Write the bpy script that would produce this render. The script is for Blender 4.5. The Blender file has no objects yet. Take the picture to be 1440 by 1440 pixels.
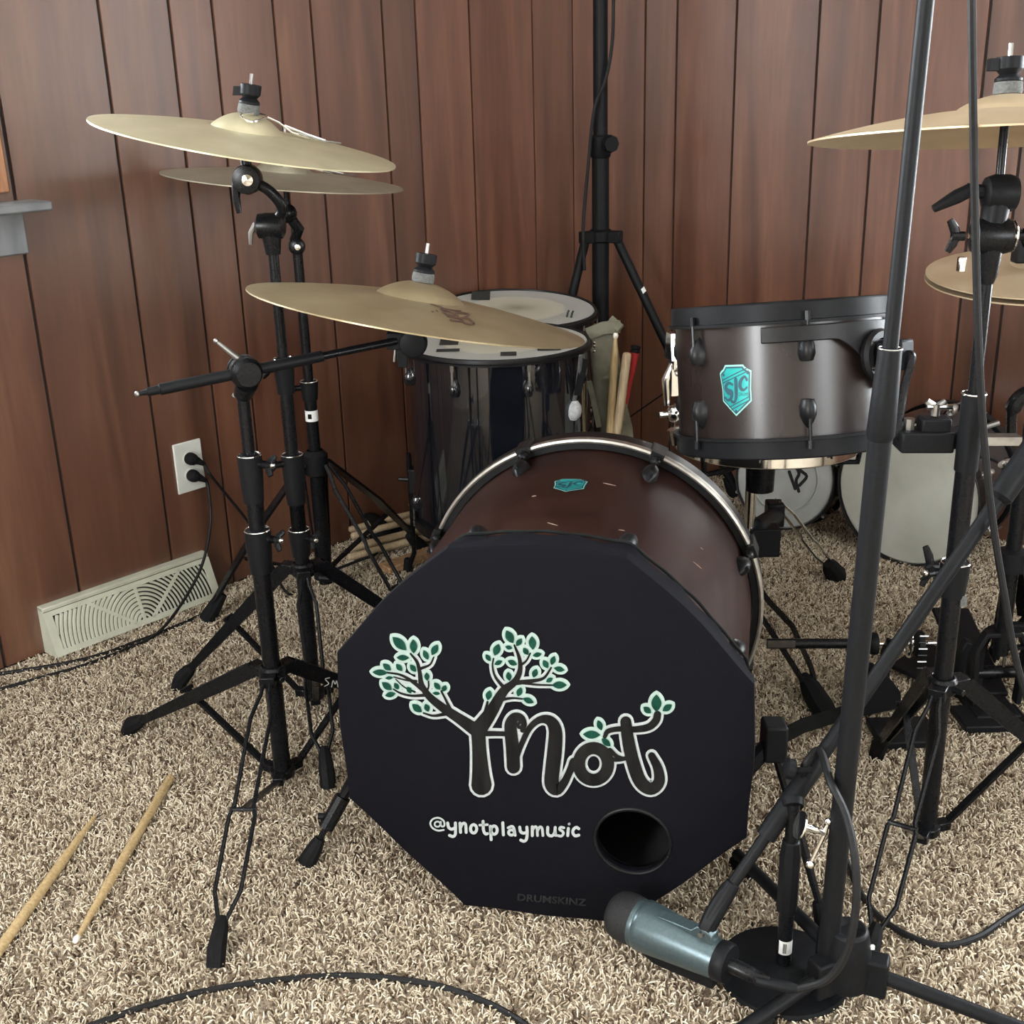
import bpy, bmesh, math, random
from mathutils import Vector as V, Matrix
random.seed(7)
S = bpy.context.scene
COL = S.collection
PI = math.pi

# ------------------------------------------------------------------ camera, world, lights, exposure
F = 1680.0                                   # focal length in pixels of a 1440 frame
EYE = V((0, 0, 1.1226))
RT = V((0.9996131, -0.0095389, -0.0261286))   # camera right, down, forward in world space
DN = V((-0.0278153, -0.3428046, -0.9389949))
FW = V((0.0, 0.9393583, -0.3429373))
cam = bpy.data.cameras.new('camera'); cam.sensor_width = 36; cam.lens = F / 1440 * 36; cam.clip_start = .02
co = bpy.data.objects.new('camera', cam); COL.objects.link(co)
M = Matrix((RT, -DN, -FW)).transposed().to_4x4(); M.translation = EYE
co.matrix_world = M
S.camera = co
S.view_settings.view_transform = 'Standard'; S.view_settings.look = 'None'
S.view_settings.exposure = 0.44; S.view_settings.gamma = 1; S.view_settings.use_curve_mapping = False
S.cycles.use_denoising = True
S.cycles.max_bounces = 8

# room frame: CO is the far corner, HL runs along the left wall towards it, NL along the right (back) wall away from it
AL = math.radians(43)
CO = V((.275, 3.655, 0)); HL = V((math.sin(AL), math.cos(AL), 0)); NL = V((HL.y, -HL.x, 0)); UP = V((0, 0, 1))
ROOM_S, ROOM_T, ROOM_H = 5.0, 5.2, 2.44
def LW(s, z, d=0): return CO - HL * s + NL * d + UP * z        # left wall: s from the corner, height, distance off the wall
def RW(t, z, d=0): return CO + NL * t - HL * d + UP * z        # right wall

w = bpy.data.worlds.new('world'); S.world = w; w.use_nodes = True
w.node_tree.nodes['Background'].inputs[0].default_value = (.75, .86, 1, 1)
w.node_tree.nodes['Background'].inputs[1].default_value = 1.2

def area(name, c, facing, sx, sz, power, col):
    l = bpy.data.lights.new(name, 'AREA'); l.shape = 'RECTANGLE'; l.size = sx; l.size_y = sz; l.energy = power; l.color = col
    o = bpy.data.objects.new(name, l); COL.objects.link(o)
    z = -facing.normalized(); x = UP.cross(z).normalized(); y = z.cross(x)
    m = Matrix((x, y, z)).transposed().to_4x4(); m.translation = c; o.matrix_world = m
WIN1 = (1.82, 4.4, .93, 2.05)       # left wall (s0, s1, z0, z1)
WIN2 = (1.6, 3.2, .85, 2.1)         # wall at the far right (s range)
WIN3 = (1.25, 2.15, .85, 2.1)       # wall behind the camera (t range)
WIN4 = (2.0, 4.8, .5, 2.1)        # right wall, beyond the frame
area('daylight_left', LW((WIN1[0]+WIN1[1])/2, 1.49, -.14), NL, WIN1[1]-WIN1[0]-.1, 1.02, 215, (.92, .97, 1))
area('daylight_right', RW((WIN4[0]+WIN4[1])/2, 1.3, -.14), -HL, WIN4[1]-WIN4[0]-.1, 1.5, 330, (.9, .96, 1))
area('daylight_far', CO + NL*(ROOM_T+.14) - HL*2.4 + UP*1.475, -NL, 1.5, 1.15, 60, (.95, .98, 1))
area('daylight_behind', CO - HL*(ROOM_S+.14) + NL*1.7 + UP*1.475, HL, .55, 1.15, 85, (.97, .99, 1))

# ------------------------------------------------------------------ points from sight lines at a known depth, height or wall
def ray(x, y): return RT*((x-720)/F) + DN*((y-720)/F) + FW
def at(x, y, Y):
    r = ray(x, y); return EYE + r*(Y/r.y)
def on(x, y, z=0.0):
    r = ray(x, y); return EYE + r*((z-EYE.z)/r.z)
def onplane(x, y, p, n):
    r = ray(x, y); return EYE + r*((p-EYE).dot(n)/r.dot(n))
def onwall(x, y, d=0): return onplane(x, y, CO + NL*d, NL)
def onax(x, y, bx, by):                      # height of a sight line where it passes a vertical axis
    r = ray(x, y); t = math.hypot(bx, by)/math.hypot(r.x, r.y); return EYE.z + t*r.z
def depth(p): return (p-EYE).dot(FW)
def tiltn(c, ang, phi):                      # normal of a disc seen with its long axis turned ang (deg) and opened by sin(phi)
    v = (c-EYE).normalized(); r = (RT - v*RT.dot(v)).normalized(); d = v.cross(r)
    if d.dot(DN) < 0: d = -d
    a = math.radians(ang); u = -(d*math.cos(a) - r*math.sin(a))
    return (u*math.cos(phi) - v*math.sin(phi)).normalized()

# ------------------------------------------------------------------ materials
def mat(name, col, rough=.5, metal=0.0, nodes=None, spec=.5, coat=0.0, trans=0.0):
    m = bpy.data.materials.new(name); m.use_nodes = True
    b = m.node_tree.nodes['Principled BSDF']
    b.inputs['Base Color'].default_value = (*col, 1); b.inputs['Roughness'].default_value = rough; b.inputs['Metallic'].default_value = metal
    b.inputs['Specular IOR Level'].default_value = spec; b.inputs['Coat Weight'].default_value = coat; b.inputs['Transmission Weight'].default_value = trans
    if nodes: nodes(m.node_tree, b)
    return m
def N(t, kind, **kw):
    n = t.nodes.new(kind)
    for k, v in kw.items():
        if k in n.inputs: n.inputs[k].default_value = v
        else: setattr(n, k, v)
    return n
def ramp(t, stops):
    r = t.nodes.new('ShaderNodeValToRGB'); e = r.color_ramp.elements
    while len(e) < len(stops): e.new(.5)
    for i, (p, c) in enumerate(stops): e[i].position = p; e[i].color = (*c, 1)
    return r
def coords(t, scale=(1, 1, 1), kind='Object'):
    c = t.nodes.new('ShaderNodeTexCoord'); mp = t.nodes.new('ShaderNodeMapping'); mp.inputs['Scale'].default_value = scale
    t.links.new(c.outputs[kind], mp.inputs['Vector']); return mp
def bump(t, b, src, strength=.2, dist=.002):
    n = t.nodes.new('ShaderNodeBump'); n.inputs['Strength'].default_value = strength; n.inputs['Distance'].default_value = dist
    t.links.new(src, n.inputs['Height']); t.links.new(n.outputs[0], b.inputs['Normal'])
def speckle(c0, c1, scale, lo=.35, hi=.65, rough=None, bmp=0, stretch=(1, 1, 1), detail=4):
    def f(t, b):
        mp = coords(t, stretch); n = N(t, 'ShaderNodeTexNoise', Scale=scale, Detail=detail)
        t.links.new(mp.outputs[0], n.inputs['Vector']); r = ramp(t, [(lo, c0), (hi, c1)])
        t.links.new(n.outputs[0], r.inputs[0]); t.links.new(r.outputs[0], b.inputs['Base Color'])
        if rough:
            r2 = ramp(t, [(.3, (rough[0],)*3), (.7, (rough[1],)*3)]); t.links.new(n.outputs[0], r2.inputs[0]); t.links.new(r2.outputs[0], b.inputs['Roughness'])
        if bmp: bump(t, b, n.outputs[0], bmp)
    return f
def panel_wood(t, b):
    mp = coords(t, (1, 1, .085)); info = t.nodes.new('ShaderNodeObjectInfo')
    off = N(t, 'ShaderNodeVectorMath', operation='SCALE'); comb = t.nodes.new('ShaderNodeCombineXYZ')
    for i in range(3): t.links.new(info.outputs['Random'], comb.inputs[i])
    t.links.new(comb.outputs[0], off.inputs[0]); off.inputs['Scale'].default_value = 37
    add = N(t, 'ShaderNodeVectorMath', operation='ADD'); t.links.new(mp.outputs[0], add.inputs[0]); t.links.new(off.outputs[0], add.inputs[1])
    big = N(t, 'ShaderNodeTexNoise', Scale=9.0, Detail=3.0, Distortion=1.4); t.links.new(add.outputs[0], big.inputs['Vector'])
    fine = N(t, 'ShaderNodeTexNoise', Scale=95.0, Detail=3.0, Distortion=.4); t.links.new(add.outputs[0], fine.inputs['Vector'])
    r = ramp(t, [(.28, (.07, .024, .012)), (.5, (.118, .043, .0215)), (.75, (.18, .077, .039))])
    t.links.new(big.outputs[0], r.inputs[0])
    r2 = ramp(t, [(.3, (.78, .78, .78)), (.65, (1, 1, 1))]); t.links.new(fine.outputs[0], r2.inputs[0])
    mx = N(t, 'ShaderNodeMix', data_type='RGBA', blend_type='MULTIPLY'); mx.inputs[0].default_value = 1
    t.links.new(r.outputs[0], mx.inputs[6]); t.links.new(r2.outputs[0], mx.inputs[7])
    hsv = t.nodes.new('ShaderNodeHueSaturation')
    mr = N(t, 'ShaderNodeMapRange'); mr.inputs[3].default_value = .82; mr.inputs[4].default_value = 1.2
    t.links.new(info.outputs['Random'], mr.inputs[0]); t.links.new(mr.outputs[0], hsv.inputs['Value']); t.links.new(mx.outputs[2], hsv.inputs['Color'])
    t.links.new(hsv.outputs[0], b.inputs['Base Color'])
    r3 = ramp(t, [(.3, (.33,)*3), (.7, (.43,)*3)]); t.links.new(big.outputs[0], r3.inputs[0]); t.links.new(r3.outputs[0], b.inputs['Roughness'])
    wob = N(t, 'ShaderNodeTexNoise', Scale=5.0, Detail=1.0); t.links.new(coords(t).outputs[0], wob.inputs['Vector'])
    bump(t, b, wob.outputs[0], .25, .012)
def cymbal_nodes(c0, c1):
    def f(t, b):
        mp = coords(t); ln = N(t, 'ShaderNodeVectorMath', operation='LENGTH'); t.links.new(mp.outputs[0], ln.inputs[0])
        rings = N(t, 'ShaderNodeTexNoise', noise_dimensions='1D', Scale=420.0, Detail=2.0); t.links.new(ln.outputs['Value'], rings.inputs['W'])
        n = N(t, 'ShaderNodeTexNoise', Scale=11.0, Detail=5.0); t.links.new(mp.outputs[0], n.inputs['Vector'])
        r = ramp(t, [(.3, c0), (.7, c1)]); t.links.new(n.outputs[0], r.inputs[0]); t.links.new(r.outputs[0], b.inputs['Base Color'])
        bump(t, b, rings.outputs[0], .18, .0012)
    return f
def head_nodes(r0):                          # worn coated drumhead: stick marks in the middle
    def f(t, b):
        mp = coords(t); ln = N(t, 'ShaderNodeVectorMath', operation='LENGTH'); t.links.new(mp.outputs[0], ln.inputs[0])
        n = N(t, 'ShaderNodeTexNoise', Scale=16.0, Detail=5.0); t.links.new(mp.outputs[0], n.inputs['Vector'])
        m = N(t, 'ShaderNodeMath', operation='MULTIPLY_ADD'); t.links.new(n.outputs[0], m.inputs[0]); m.inputs[1].default_value = .05; t.links.new(ln.outputs['Value'], m.inputs[2])
        d = N(t, 'ShaderNodeMath', operation='DIVIDE'); t.links.new(m.outputs[0], d.inputs[0]); d.inputs[1].default_value = r0
        r = ramp(t, [(.12, (.25, .235, .165)), (.42, (.47, .455, .36)), (.62, (.52, .5, .41)), (.72, (.52, .51, .44)), (.76, (.4, .41, .38)), (.95, (.43, .44, .42))])
        t.links.new(d.outputs[0], r.inputs[0]); t.links.new(r.outputs[0], b.inputs['Base Color'])
    return f
M_ = {}
def mk(k, *a, **kw): M_[k] = mat(k, *a, **kw)
mk('panel_wood', (.18, .07, .04), .45, nodes=panel_wood, spec=.9, coat=1.0)
M_['panel_wood'].node_tree.nodes['Principled BSDF'].inputs['Coat Roughness'].default_value = .3
mk('groove', (.012, .009, .008), .8)
mk('carpet_base', (.3, .24, .18), 1, nodes=speckle((.16, .12, .085), (.5, .42, .32), 260))
mk('ceiling_white', (.78, .77, .74), .9, nodes=speckle((.74, .73, .7), (.82, .81, .78), 40))
mk('plaster', (.62, .56, .48), .9, nodes=speckle((.58, .52, .45), (.66, .6, .52), 30))
mk('black_paint', (.012, .013, .015), .32, nodes=speckle((.0042, .0046, .0056), (.0056, .006, .0072), 300, rough=(.26, .32)), spec=.2)
mk('black_satin', (.018, .019, .021), .5, nodes=speckle((.0058, .0062, .0072), (.0085, .009, .0102), 260, rough=(.42, .5)), spec=.12)
mk('rubber', (.013, .013, .014), .75, nodes=speckle((.004, .004, .0046), (.0075, .0075, .008), 200), spec=.15)
mk('cable_rubber', (.014, .014, .015), .55, nodes=speckle((.005, .005, .0056), (.009, .009, .0096), 200), spec=.25)
mk('chrome', (.78, .78, .77), .12, 1.0, nodes=speckle((.72, .72, .7), (.82, .82, .81), 30))
mk('steel', (.5, .5, .49), .3, 1.0, nodes=speckle((.27, .27, .265), (.38, .38, .37), 60))
mk('drum_brown', (.05, .025, .02), .38, nodes=speckle((.015, .0056, .0042), (.027, .0105, .0076), 7, rough=(.42, .5), stretch=(1, 1, 5)), spec=.14)
mk('tom_brown', (.05, .033, .029), .34, nodes=speckle((.011, .0072, .0065), (.017, .011, .0095), 9, rough=(.26, .32), stretch=(1, 1, .3)), spec=.5)
mk('gloss_black', (.006, .007, .01), .08, nodes=speckle((.005, .006, .009), (.008, .009, .013), 20), coat=.6)
mk('hoop_black', (.014, .014, .016), .4, nodes=speckle((.0048, .0048, .0055), (.0078, .0078, .0088), 120), spec=.25)
mk('hoop_edge', (.42, .4, .36), .32, .8, nodes=speckle((.34, .32, .29), (.5, .48, .44), 50))
mk('cover_cloth', (.018, .017, .022), .72, nodes=speckle((.0034, .0033, .0052), (.0049, .0047, .0071), 500, bmp=.12), spec=.07)
mk('cover_inner', (.004, .004, .004), .9, nodes=speckle((.003, .003, .003), (.006, .006, .006), 60))
mk('print_white', (.72, .76, .75), .7, nodes=speckle((.33, .36, .36), (.38, .41, .41), 200), spec=.1)
mk('print_mint', (.55, .74, .66), .7, nodes=speckle((.29, .38, .345), (.33, .42, .385), 200), spec=.1)
mk('print_dark', (.02, .019, .02), .75, nodes=speckle((.0045, .0045, .0047), (.012, .0115, .011), 60, stretch=(1, 1, .2)), spec=.1)
mk('print_green', (.008, .07, .045), .7, nodes=speckle((.003, .03, .02), (.007, .052, .034), 90), spec=.1)
mk('print_grey', (.05, .05, .052), .7, nodes=speckle((.014, .014, .0145), (.022, .022, .023), 90), spec=.1)
mk('badge_teal', (.02, .5, .5), .3, .25, nodes=speckle((.008, .25, .25), (.02, .36, .34), 40))
mk('badge_light', (.35, .75, .68), .35, .2, nodes=speckle((.2, .5, .45), (.28, .58, .52), 60))
mk('badge_ink', (.008, .05, .075), .4, nodes=speckle((.006, .04, .06), (.012, .06, .09), 60))
mk('brass_light', (.6, .53, .35), .4, .55, nodes=cymbal_nodes((.44, .4, .26), (.56, .51, .35)))
mk('brass_grey', (.42, .38, .28), .42, .6, nodes=cymbal_nodes((.3, .28, .21), (.4, .37, .28)))
mk('brass_ride', (.47, .37, .22), .36, .6, nodes=cymbal_nodes((.24, .185, .105), (.33, .27, .165)))
mk('brass_tan', (.62, .47, .3), .42, .5, nodes=cymbal_nodes((.42, .32, .2), (.52, .41, .27)))
mk('cymbal_ink', (.06, .025, .015), .6, nodes=speckle((.045, .02, .012), (.08, .035, .02), 80))
mk('head_a', (.8, .79, .7), .6, nodes=head_nodes(.2))
mk('head_white', (.62, .63, .57), .55, nodes=speckle((.42, .43, .37), (.52, .53, .48), 9))
mk('head_grey', (.4, .41, .4), .5, nodes=speckle((.26, .27, .26), (.32, .33, .32), 12))
mk('tape', (.022, .024, .022), .85, nodes=speckle((.018, .019, .018), (.03, .032, .03), 150))
mk('felt', (.2, .2, .195), .95, nodes=speckle((.07, .072, .07), (.12, .122, .118), 300))
mk('felt_white', (.42, .43, .45), .95, nodes=speckle((.34, .35, .37), (.5, .51, .52), 160, bmp=.3))
mk('stick_wood', (.55, .38, .19), .5, nodes=speckle((.38, .26, .12), (.52, .39, .21), 40, stretch=(6, 6, .5)))
mk('stick_pale', (.62, .5, .33), .5, nodes=speckle((.34, .25, .15), (.46, .36, .23), 40, stretch=(6, 6, .5)))
mk('stick_tip', (.75, .72, .62), .5, nodes=speckle((.7, .66, .56), (.8, .77, .68), 60))
mk('red_plastic', (.28, .012, .014), .35, nodes=speckle((.24, .009, .011), (.32, .016, .018), 40))
mk('olive_canvas', (.17, .165, .12), .9, nodes=speckle((.13, .127, .09), (.21, .2, .15), 25, bmp=.3))
mk('vent_paint', (.6, .61, .5), .55, nodes=speckle((.42, .43, .34), (.48, .49, .4), 25))
mk('vent_dark', (.02, .02, .017), .9, nodes=speckle((.015, .015, .013), (.03, .03, .025), 40))
mk('outlet_white', (.74, .75, .7), .4, nodes=speckle((.52, .53, .49), (.58, .59, .55), 15))
mk('mic_body', (.13, .185, .2), .32, .55, nodes=speckle((.06, .088, .097), (.08, .112, .122), 300))
mk('mic_grille', (.012, .012, .013), .6, nodes=speckle((.003, .003, .0035), (.02, .02, .021), 900, bmp=.6), spec=.3)
mk('label_white', (.7, .71, .7), .6, nodes=speckle((.64, .65, .64), (.76, .77, .76), 100))
mk('sill_grey', (.16, .17, .18), .45, nodes=speckle((.13, .14, .15), (.19, .2, .21), 20, stretch=(1, 1, .3)))
mk('casing_wood', (.38, .15, .06), .4, nodes=speckle((.26, .12, .06), (.38, .2, .11), 20, stretch=(5, 5, .5)))
mk('sash_white', (.78, .79, .77), .4, nodes=speckle((.74, .75, .73), (.82, .83, .81), 20))
mk('scuff_tan', (.3, .2, .15), .6, nodes=speckle((.2, .13, .1), (.34, .24, .18), 200))
mk('timber', (.34, .2, .1), .6, nodes=speckle((.24, .13, .06), (.42, .26, .14), 30, stretch=(1, 6, 6)))
mk('bag_black', (.012, .014, .014), .8, nodes=speckle((.005, .0055, .0055), (.01, .012, .011), 40, bmp=.3), spec=.15)
def glass_nodes(t, b):
    tr = t.nodes.new('ShaderNodeBsdfTransparent'); gl = N(t, 'ShaderNodeBsdfGlossy', Roughness=.02)
    fr = N(t, 'ShaderNodeFresnel', IOR=1.45); mx = t.nodes.new('ShaderNodeMixShader')
    t.links.new(fr.outputs[0], mx.inputs[0]); t.links.new(tr.outputs[0], mx.inputs[1]); t.links.new(gl.outputs[0], mx.inputs[2])
    t.links.new(mx.outputs[0], t.nodes['Material Output'].inputs['Surface'])
mk('window_glass', (1, 1, 1), .02, nodes=glass_nodes)

# ------------------------------------------------------------------ mesh helpers
def perp(d):
    d = d.normalized(); a = UP if abs(d.z) < .9 else V((1, 0, 0))
    x = a.cross(d).normalized(); return x, d.cross(x)
class B:
    def __init__(s): s.v = []; s.f = []
    def ringfaces(s, a, b, n, closed=True):
        for i in range(n if closed else n-1): s.f.append((a+i, a+(i+1) % n, b+(i+1) % n, b+i))
    def tube(s, pts, r, n=10, caps=True, flat=None, side=None):
        """sweep a circle (or an ellipse: flat = width factor along `side`)"""
        pts = [V(p) for p in pts]; m = len(pts)
        rs = r if isinstance(r, (list, tuple)) else [r]*m
        t0 = (pts[1]-pts[0]).normalized()
        x = (side - t0*side.dot(t0)).normalized() if side else perp(t0)[0]
        start = len(s.v)
        for i, p in enumerate(pts):
            if i == 0: t = t0
            elif i == m-1: t = (pts[i]-pts[i-1]).normalized()
            else: t = ((pts[i+1]-pts[i]).normalized()+(pts[i]-pts[i-1]).normalized()).normalized()
            x = (x - t*x.dot(t)).normalized(); y = t.cross(x)
            fx = flat if flat else 1
            for k in range(n):
                a = 2*PI*k/n; s.v.append(p + x*(math.cos(a)*rs[i]*fx) + y*(math.sin(a)*rs[i]))
            if i: s.ringfaces(start+(i-1)*n, start+i*n, n)
        if caps:
            s.f.append(tuple(reversed(range(start, start+n)))); s.f.append(tuple(range(start+(m-1)*n, start+m*n)))
        return s
    def bar(s, pts, w, h, side):
        """sweep a rectangle w (along side) x h"""
        pts = [V(p) for p in pts]; m = len(pts); start = len(s.v)
        for i, p in enumerate(pts):
            t = (pts[min(i+1, m-1)]-pts[max(i-1, 0)]).normalized()
            x = (side - t*side.dot(t)).normalized(); y = t.cross(x)
            ww = w[i] if isinstance(w, (list, tuple)) else w; hh = h[i] if isinstance(h, (list, tuple)) else h
            for a, b in ((-1, -1), (1, -1), (1, 1), (-1, 1)): s.v.append(p + x*(a*ww/2) + y*(b*hh/2))
            if i: s.ringfaces(start+(i-1)*4, start+i*4, 4)
        s.f.append(tuple(reversed(range(start, start+4)))); s.f.append(tuple(range(start+(m-1)*4, start+m*4)))
        return s
    def lathe(s, c, ax, prof, n=32, closed=False, x=None):
        """prof: (radius, height along ax) pairs"""
        ax = ax.normalized(); X, Y = perp(ax)
        if x is not None: X = (x-ax*x.dot(ax)).normalized(); Y = ax.cross(X)
        start = len(s.v); m = len(prof)
        for r, h in prof:
            for k in range(n):
                a = 2*PI*k/n; s.v.append(c + ax*h + (X*math.cos(a)+Y*math.sin(a))*r)
        for i in range(m-1): s.ringfaces(start+i*n, start+(i+1)*n, n)
        if closed: s.ringfaces(start+(m-1)*n, start, n)
        else:
            if prof[0][0] > 1e-6: s.f.append(tuple(reversed(range(start, start+n))))
            if prof[-1][0] > 1e-6: s.f.append(tuple(range(start+(m-1)*n, start+m*n)))
        return s
    def cyl(s, a, b, r, n=16):
        a = V(a); b = V(b); L = (b-a).length; return s.lathe(a, b-a, [(r, 0), (r, L)], n)
    def box(s, c, ex, ey, ez):
        """half-extent vectors"""
        st = len(s.v)
        for k in (-1, 1):
            for a, b in ((-1, -1), (1, -1), (1, 1), (-1, 1)): s.v.append(c + ex*a + ey*b + ez*k)
        s.f += [(st+3, st+2, st+1, st), (st+4, st+5, st+6, st+7)]; s.ringfaces(st, st+4, 4); return s
    def prism(s, poly, o, ex, ey, ez):
        """2-D polygon in ex/ey extruded by ez"""
        st = len(s.v); n = len(poly)
        for k in (0, 1):
            for a, b in poly: s.v.append(o + ex*a + ey*b + ez*k)
        s.f.append(tuple(reversed(range(st, st+n)))); s.f.append(tuple(range(st+n, st+2*n))); s.ringfaces(st, st+n, n); return s
    def ball(s, c, r, n=14, ax=UP, sq=1.0):
        k = 8; return s.lathe(c, ax, [(max(1e-7, r*math.sin(PI*i/k)), -r*sq*math.cos(PI*i/k)) for i in range(k+1)], n)
    def torus(s, c, ax, R, r, n=48, m=8):
        return s.lathe(c, ax, [(R+r*math.cos(2*PI*i/m), r*math.sin(2*PI*i/m)) for i in range(m)], n, closed=True)
def sm(pts, k=6):                              # Catmull-Rom through points
    pts = [V(p) for p in pts]; out = []; P = [pts[0]*2-pts[1]]+pts+[pts[-1]*2-pts[-2]]
    for i in range(1, len(P)-2):
        for j in range(k):
            t = j/k; a, b, c, d = P[i-1], P[i], P[i+1], P[i+2]
            out.append(.5*((2*b)+(c-a)*t+(2*a-5*b+4*c-d)*t*t+(3*b-a-3*c+d)*t**3))
    out.append(pts[-1]); return out
def obj(name, b, m, parent=None, base=None, bevel=0, ang=35, merge=False):
    """ONE mesh object from world-space geometry; parented parts share the frame of their thing's Empty"""
    o0 = base if base is not None else (V(parent['base']) if parent is not None and 'base' in parent else V((0, 0, 0)))
    me = bpy.data.meshes.new(name); me.from_pydata([tuple(p-o0) for p in b.v], [], b.f)
    if merge:
        bm = bmesh.new(); bm.from_mesh(me); bmesh.ops.remove_doubles(bm, verts=bm.verts, dist=1e-6); bm.to_mesh(me); bm.free()
    me.polygons.foreach_set('use_smooth', [True]*len(me.polygons)); me.set_sharp_from_angle(angle=math.radians(ang)); me.update()
    me.materials.append(M_[m]); o = bpy.data.objects.new(name, me); COL.objects.link(o)
    if parent is not None:
        o.parent = parent
        if 'base' in parent: o['base'] = list(o0)
    else: o.location = o0
    if bevel:
        bv = o.modifiers.new('bevel', 'BEVEL'); bv.width = bevel; bv.segments = 2; bv.limit_method = 'ANGLE'; bv.angle_limit = math.radians(50)
    return o
def thing(name, label, cat, base, group=None):
    o = bpy.data.objects.new(name, None); COL.objects.link(o); o.location = base; o.empty_display_size = .05
    o['label'] = label; o['category'] = cat; o['base'] = list(base)
    if group: o['group'] = group
    return o
def tag(o, label, cat, group=None, kind=None):
    o['label'] = label; o['category'] = cat
    if group: o['group'] = group
    if kind: o['kind'] = kind
    return o
def struct(o): o['kind'] = 'structure'; return o
def lab(o, s): o['label'] = s; return o
for q in ('base',): pass

# ------------------------------------------------------------------ floor, ceiling, walls
def slab(p0, p1, p2, p3, n, th):
    b = B(); st = 0; b.v = [p0, p1, p2, p3, p0-n*th, p1-n*th, p2-n*th, p3-n*th]
    b.f = [(0, 1, 2, 3), (7, 6, 5, 4)]; b.ringfaces(4, 0, 4); return b
c0, c1, c2, c3 = CO, CO+NL*ROOM_T, CO+NL*ROOM_T-HL*ROOM_S, CO-HL*ROOM_S
X_ = .11
fl = [c0+HL*X_-NL*X_, c1+HL*X_+NL*X_, c2-HL*X_+NL*X_, c3-HL*X_-NL*X_]
struct(obj('floor', slab(*[p-UP*.006 for p in reversed(fl)], UP, .1), 'carpet_base'))
struct(obj('ceiling', slab(*[p+UP*ROOM_H for p in fl], -UP, .1), 'ceiling_white'))
def wall(name, o, ex, nrm, length, win, m, holes_th=.12, off=0.0):
    """wall of boxes around one window opening; ex runs along it, nrm points into the room"""
    b = B()
    def piece(a0, a1, z0, z1):
        if a1-a0 > 1e-4 and z1-z0 > 1e-4:
            b.box(o + ex*((a0+a1)/2) + UP*((z0+z1)/2) - nrm*(holes_th/2+off), ex*((a1-a0)/2), nrm*(holes_th/2), UP*((z1-z0)/2))
    if win:
        a0, a1, z0, z1 = win
        piece(-.13, a0, -.05, ROOM_H+.05); piece(a1, length+.13, -.05, ROOM_H+.05); piece(a0, a1, -.05, z0); piece(a0, a1, z1, ROOM_H+.05)
    else: piece(-.13, length+.13, -.05, ROOM_H+.05)
    return struct(obj(name, b, m))
wl = wall('wall_left', CO, -HL, NL, ROOM_S, WIN1, 'groove', off=.006)
wr = wall('wall_right', CO, NL, -HL, ROOM_T, WIN4, 'groove', off=.006)
wall('wall_far', c1, -HL, -NL, ROOM_S, WIN2, 'plaster')
wall('wall_behind', c3, NL, HL, ROOM_T, WIN3, 'plaster')
def plank(parent, o, ex, nrm, a0, a1, z0=0.0, z1=ROOM_H):
    g = .0034; h = .0012; t = .006
    poly = [(a0+g, -t), (a1-g, -t), (a1-g, -h), (a1-g-h*.35, 0), (a0+g+h*.35, 0), (a0+g, -h)]
    b = B(); b.prism(poly, o+UP*z0, ex, nrm, UP*(z1-z0))
    c = o+ex*((a0+a1)/2)+UP*z0
    q = obj('plank', b, 'panel_wood', None, base=c, ang=20); q.parent = parent; return q
seams_l = [0, .101, .2698, .5111, .6984, .8065, 1.0192, 1.1233, 1.281, 1.3852, 1.5423, 1.7703, 1.955, 2.08, 2.25, 2.37, 2.6, 2.72, 2.9, 3.1, 3.25, 3.5, 3.75, 4.0, 4.25, 4.5, 4.75, 5.0]
def planks(parent, o, ex, nrm, seams, win):
    for a, b_ in zip(seams, seams[1:]):
        if b_ <= win[0] or a >= win[1]: plank(parent, o, ex, nrm, a, b_); continue
        plank(parent, o, ex, nrm, a, b_, 0, win[2]); plank(parent, o, ex, nrm, a, b_, win[3], ROOM_H)
        if a < win[0]-.01: plank(parent, o, ex, nrm, a, win[0]+.0034, win[2], win[3])
        if b_ > win[1]+.01: plank(parent, o, ex, nrm, win[1]-.0034, b_, win[2], win[3])
seams_r = [0, .1754, .2811, .4675, .7057, .8648, 1.1289, 1.2308, 1.42, 1.53, 1.69, 1.93, 2.2, 2.45, 2.7, 2.95, 3.2, 3.5, 3.8, 4.1, 4.4, 4.7, 5.2]
planks(wl, CO, -HL, NL, seams_l, WIN1); planks(wr, CO, NL, -HL, seams_r, WIN4)
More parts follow.
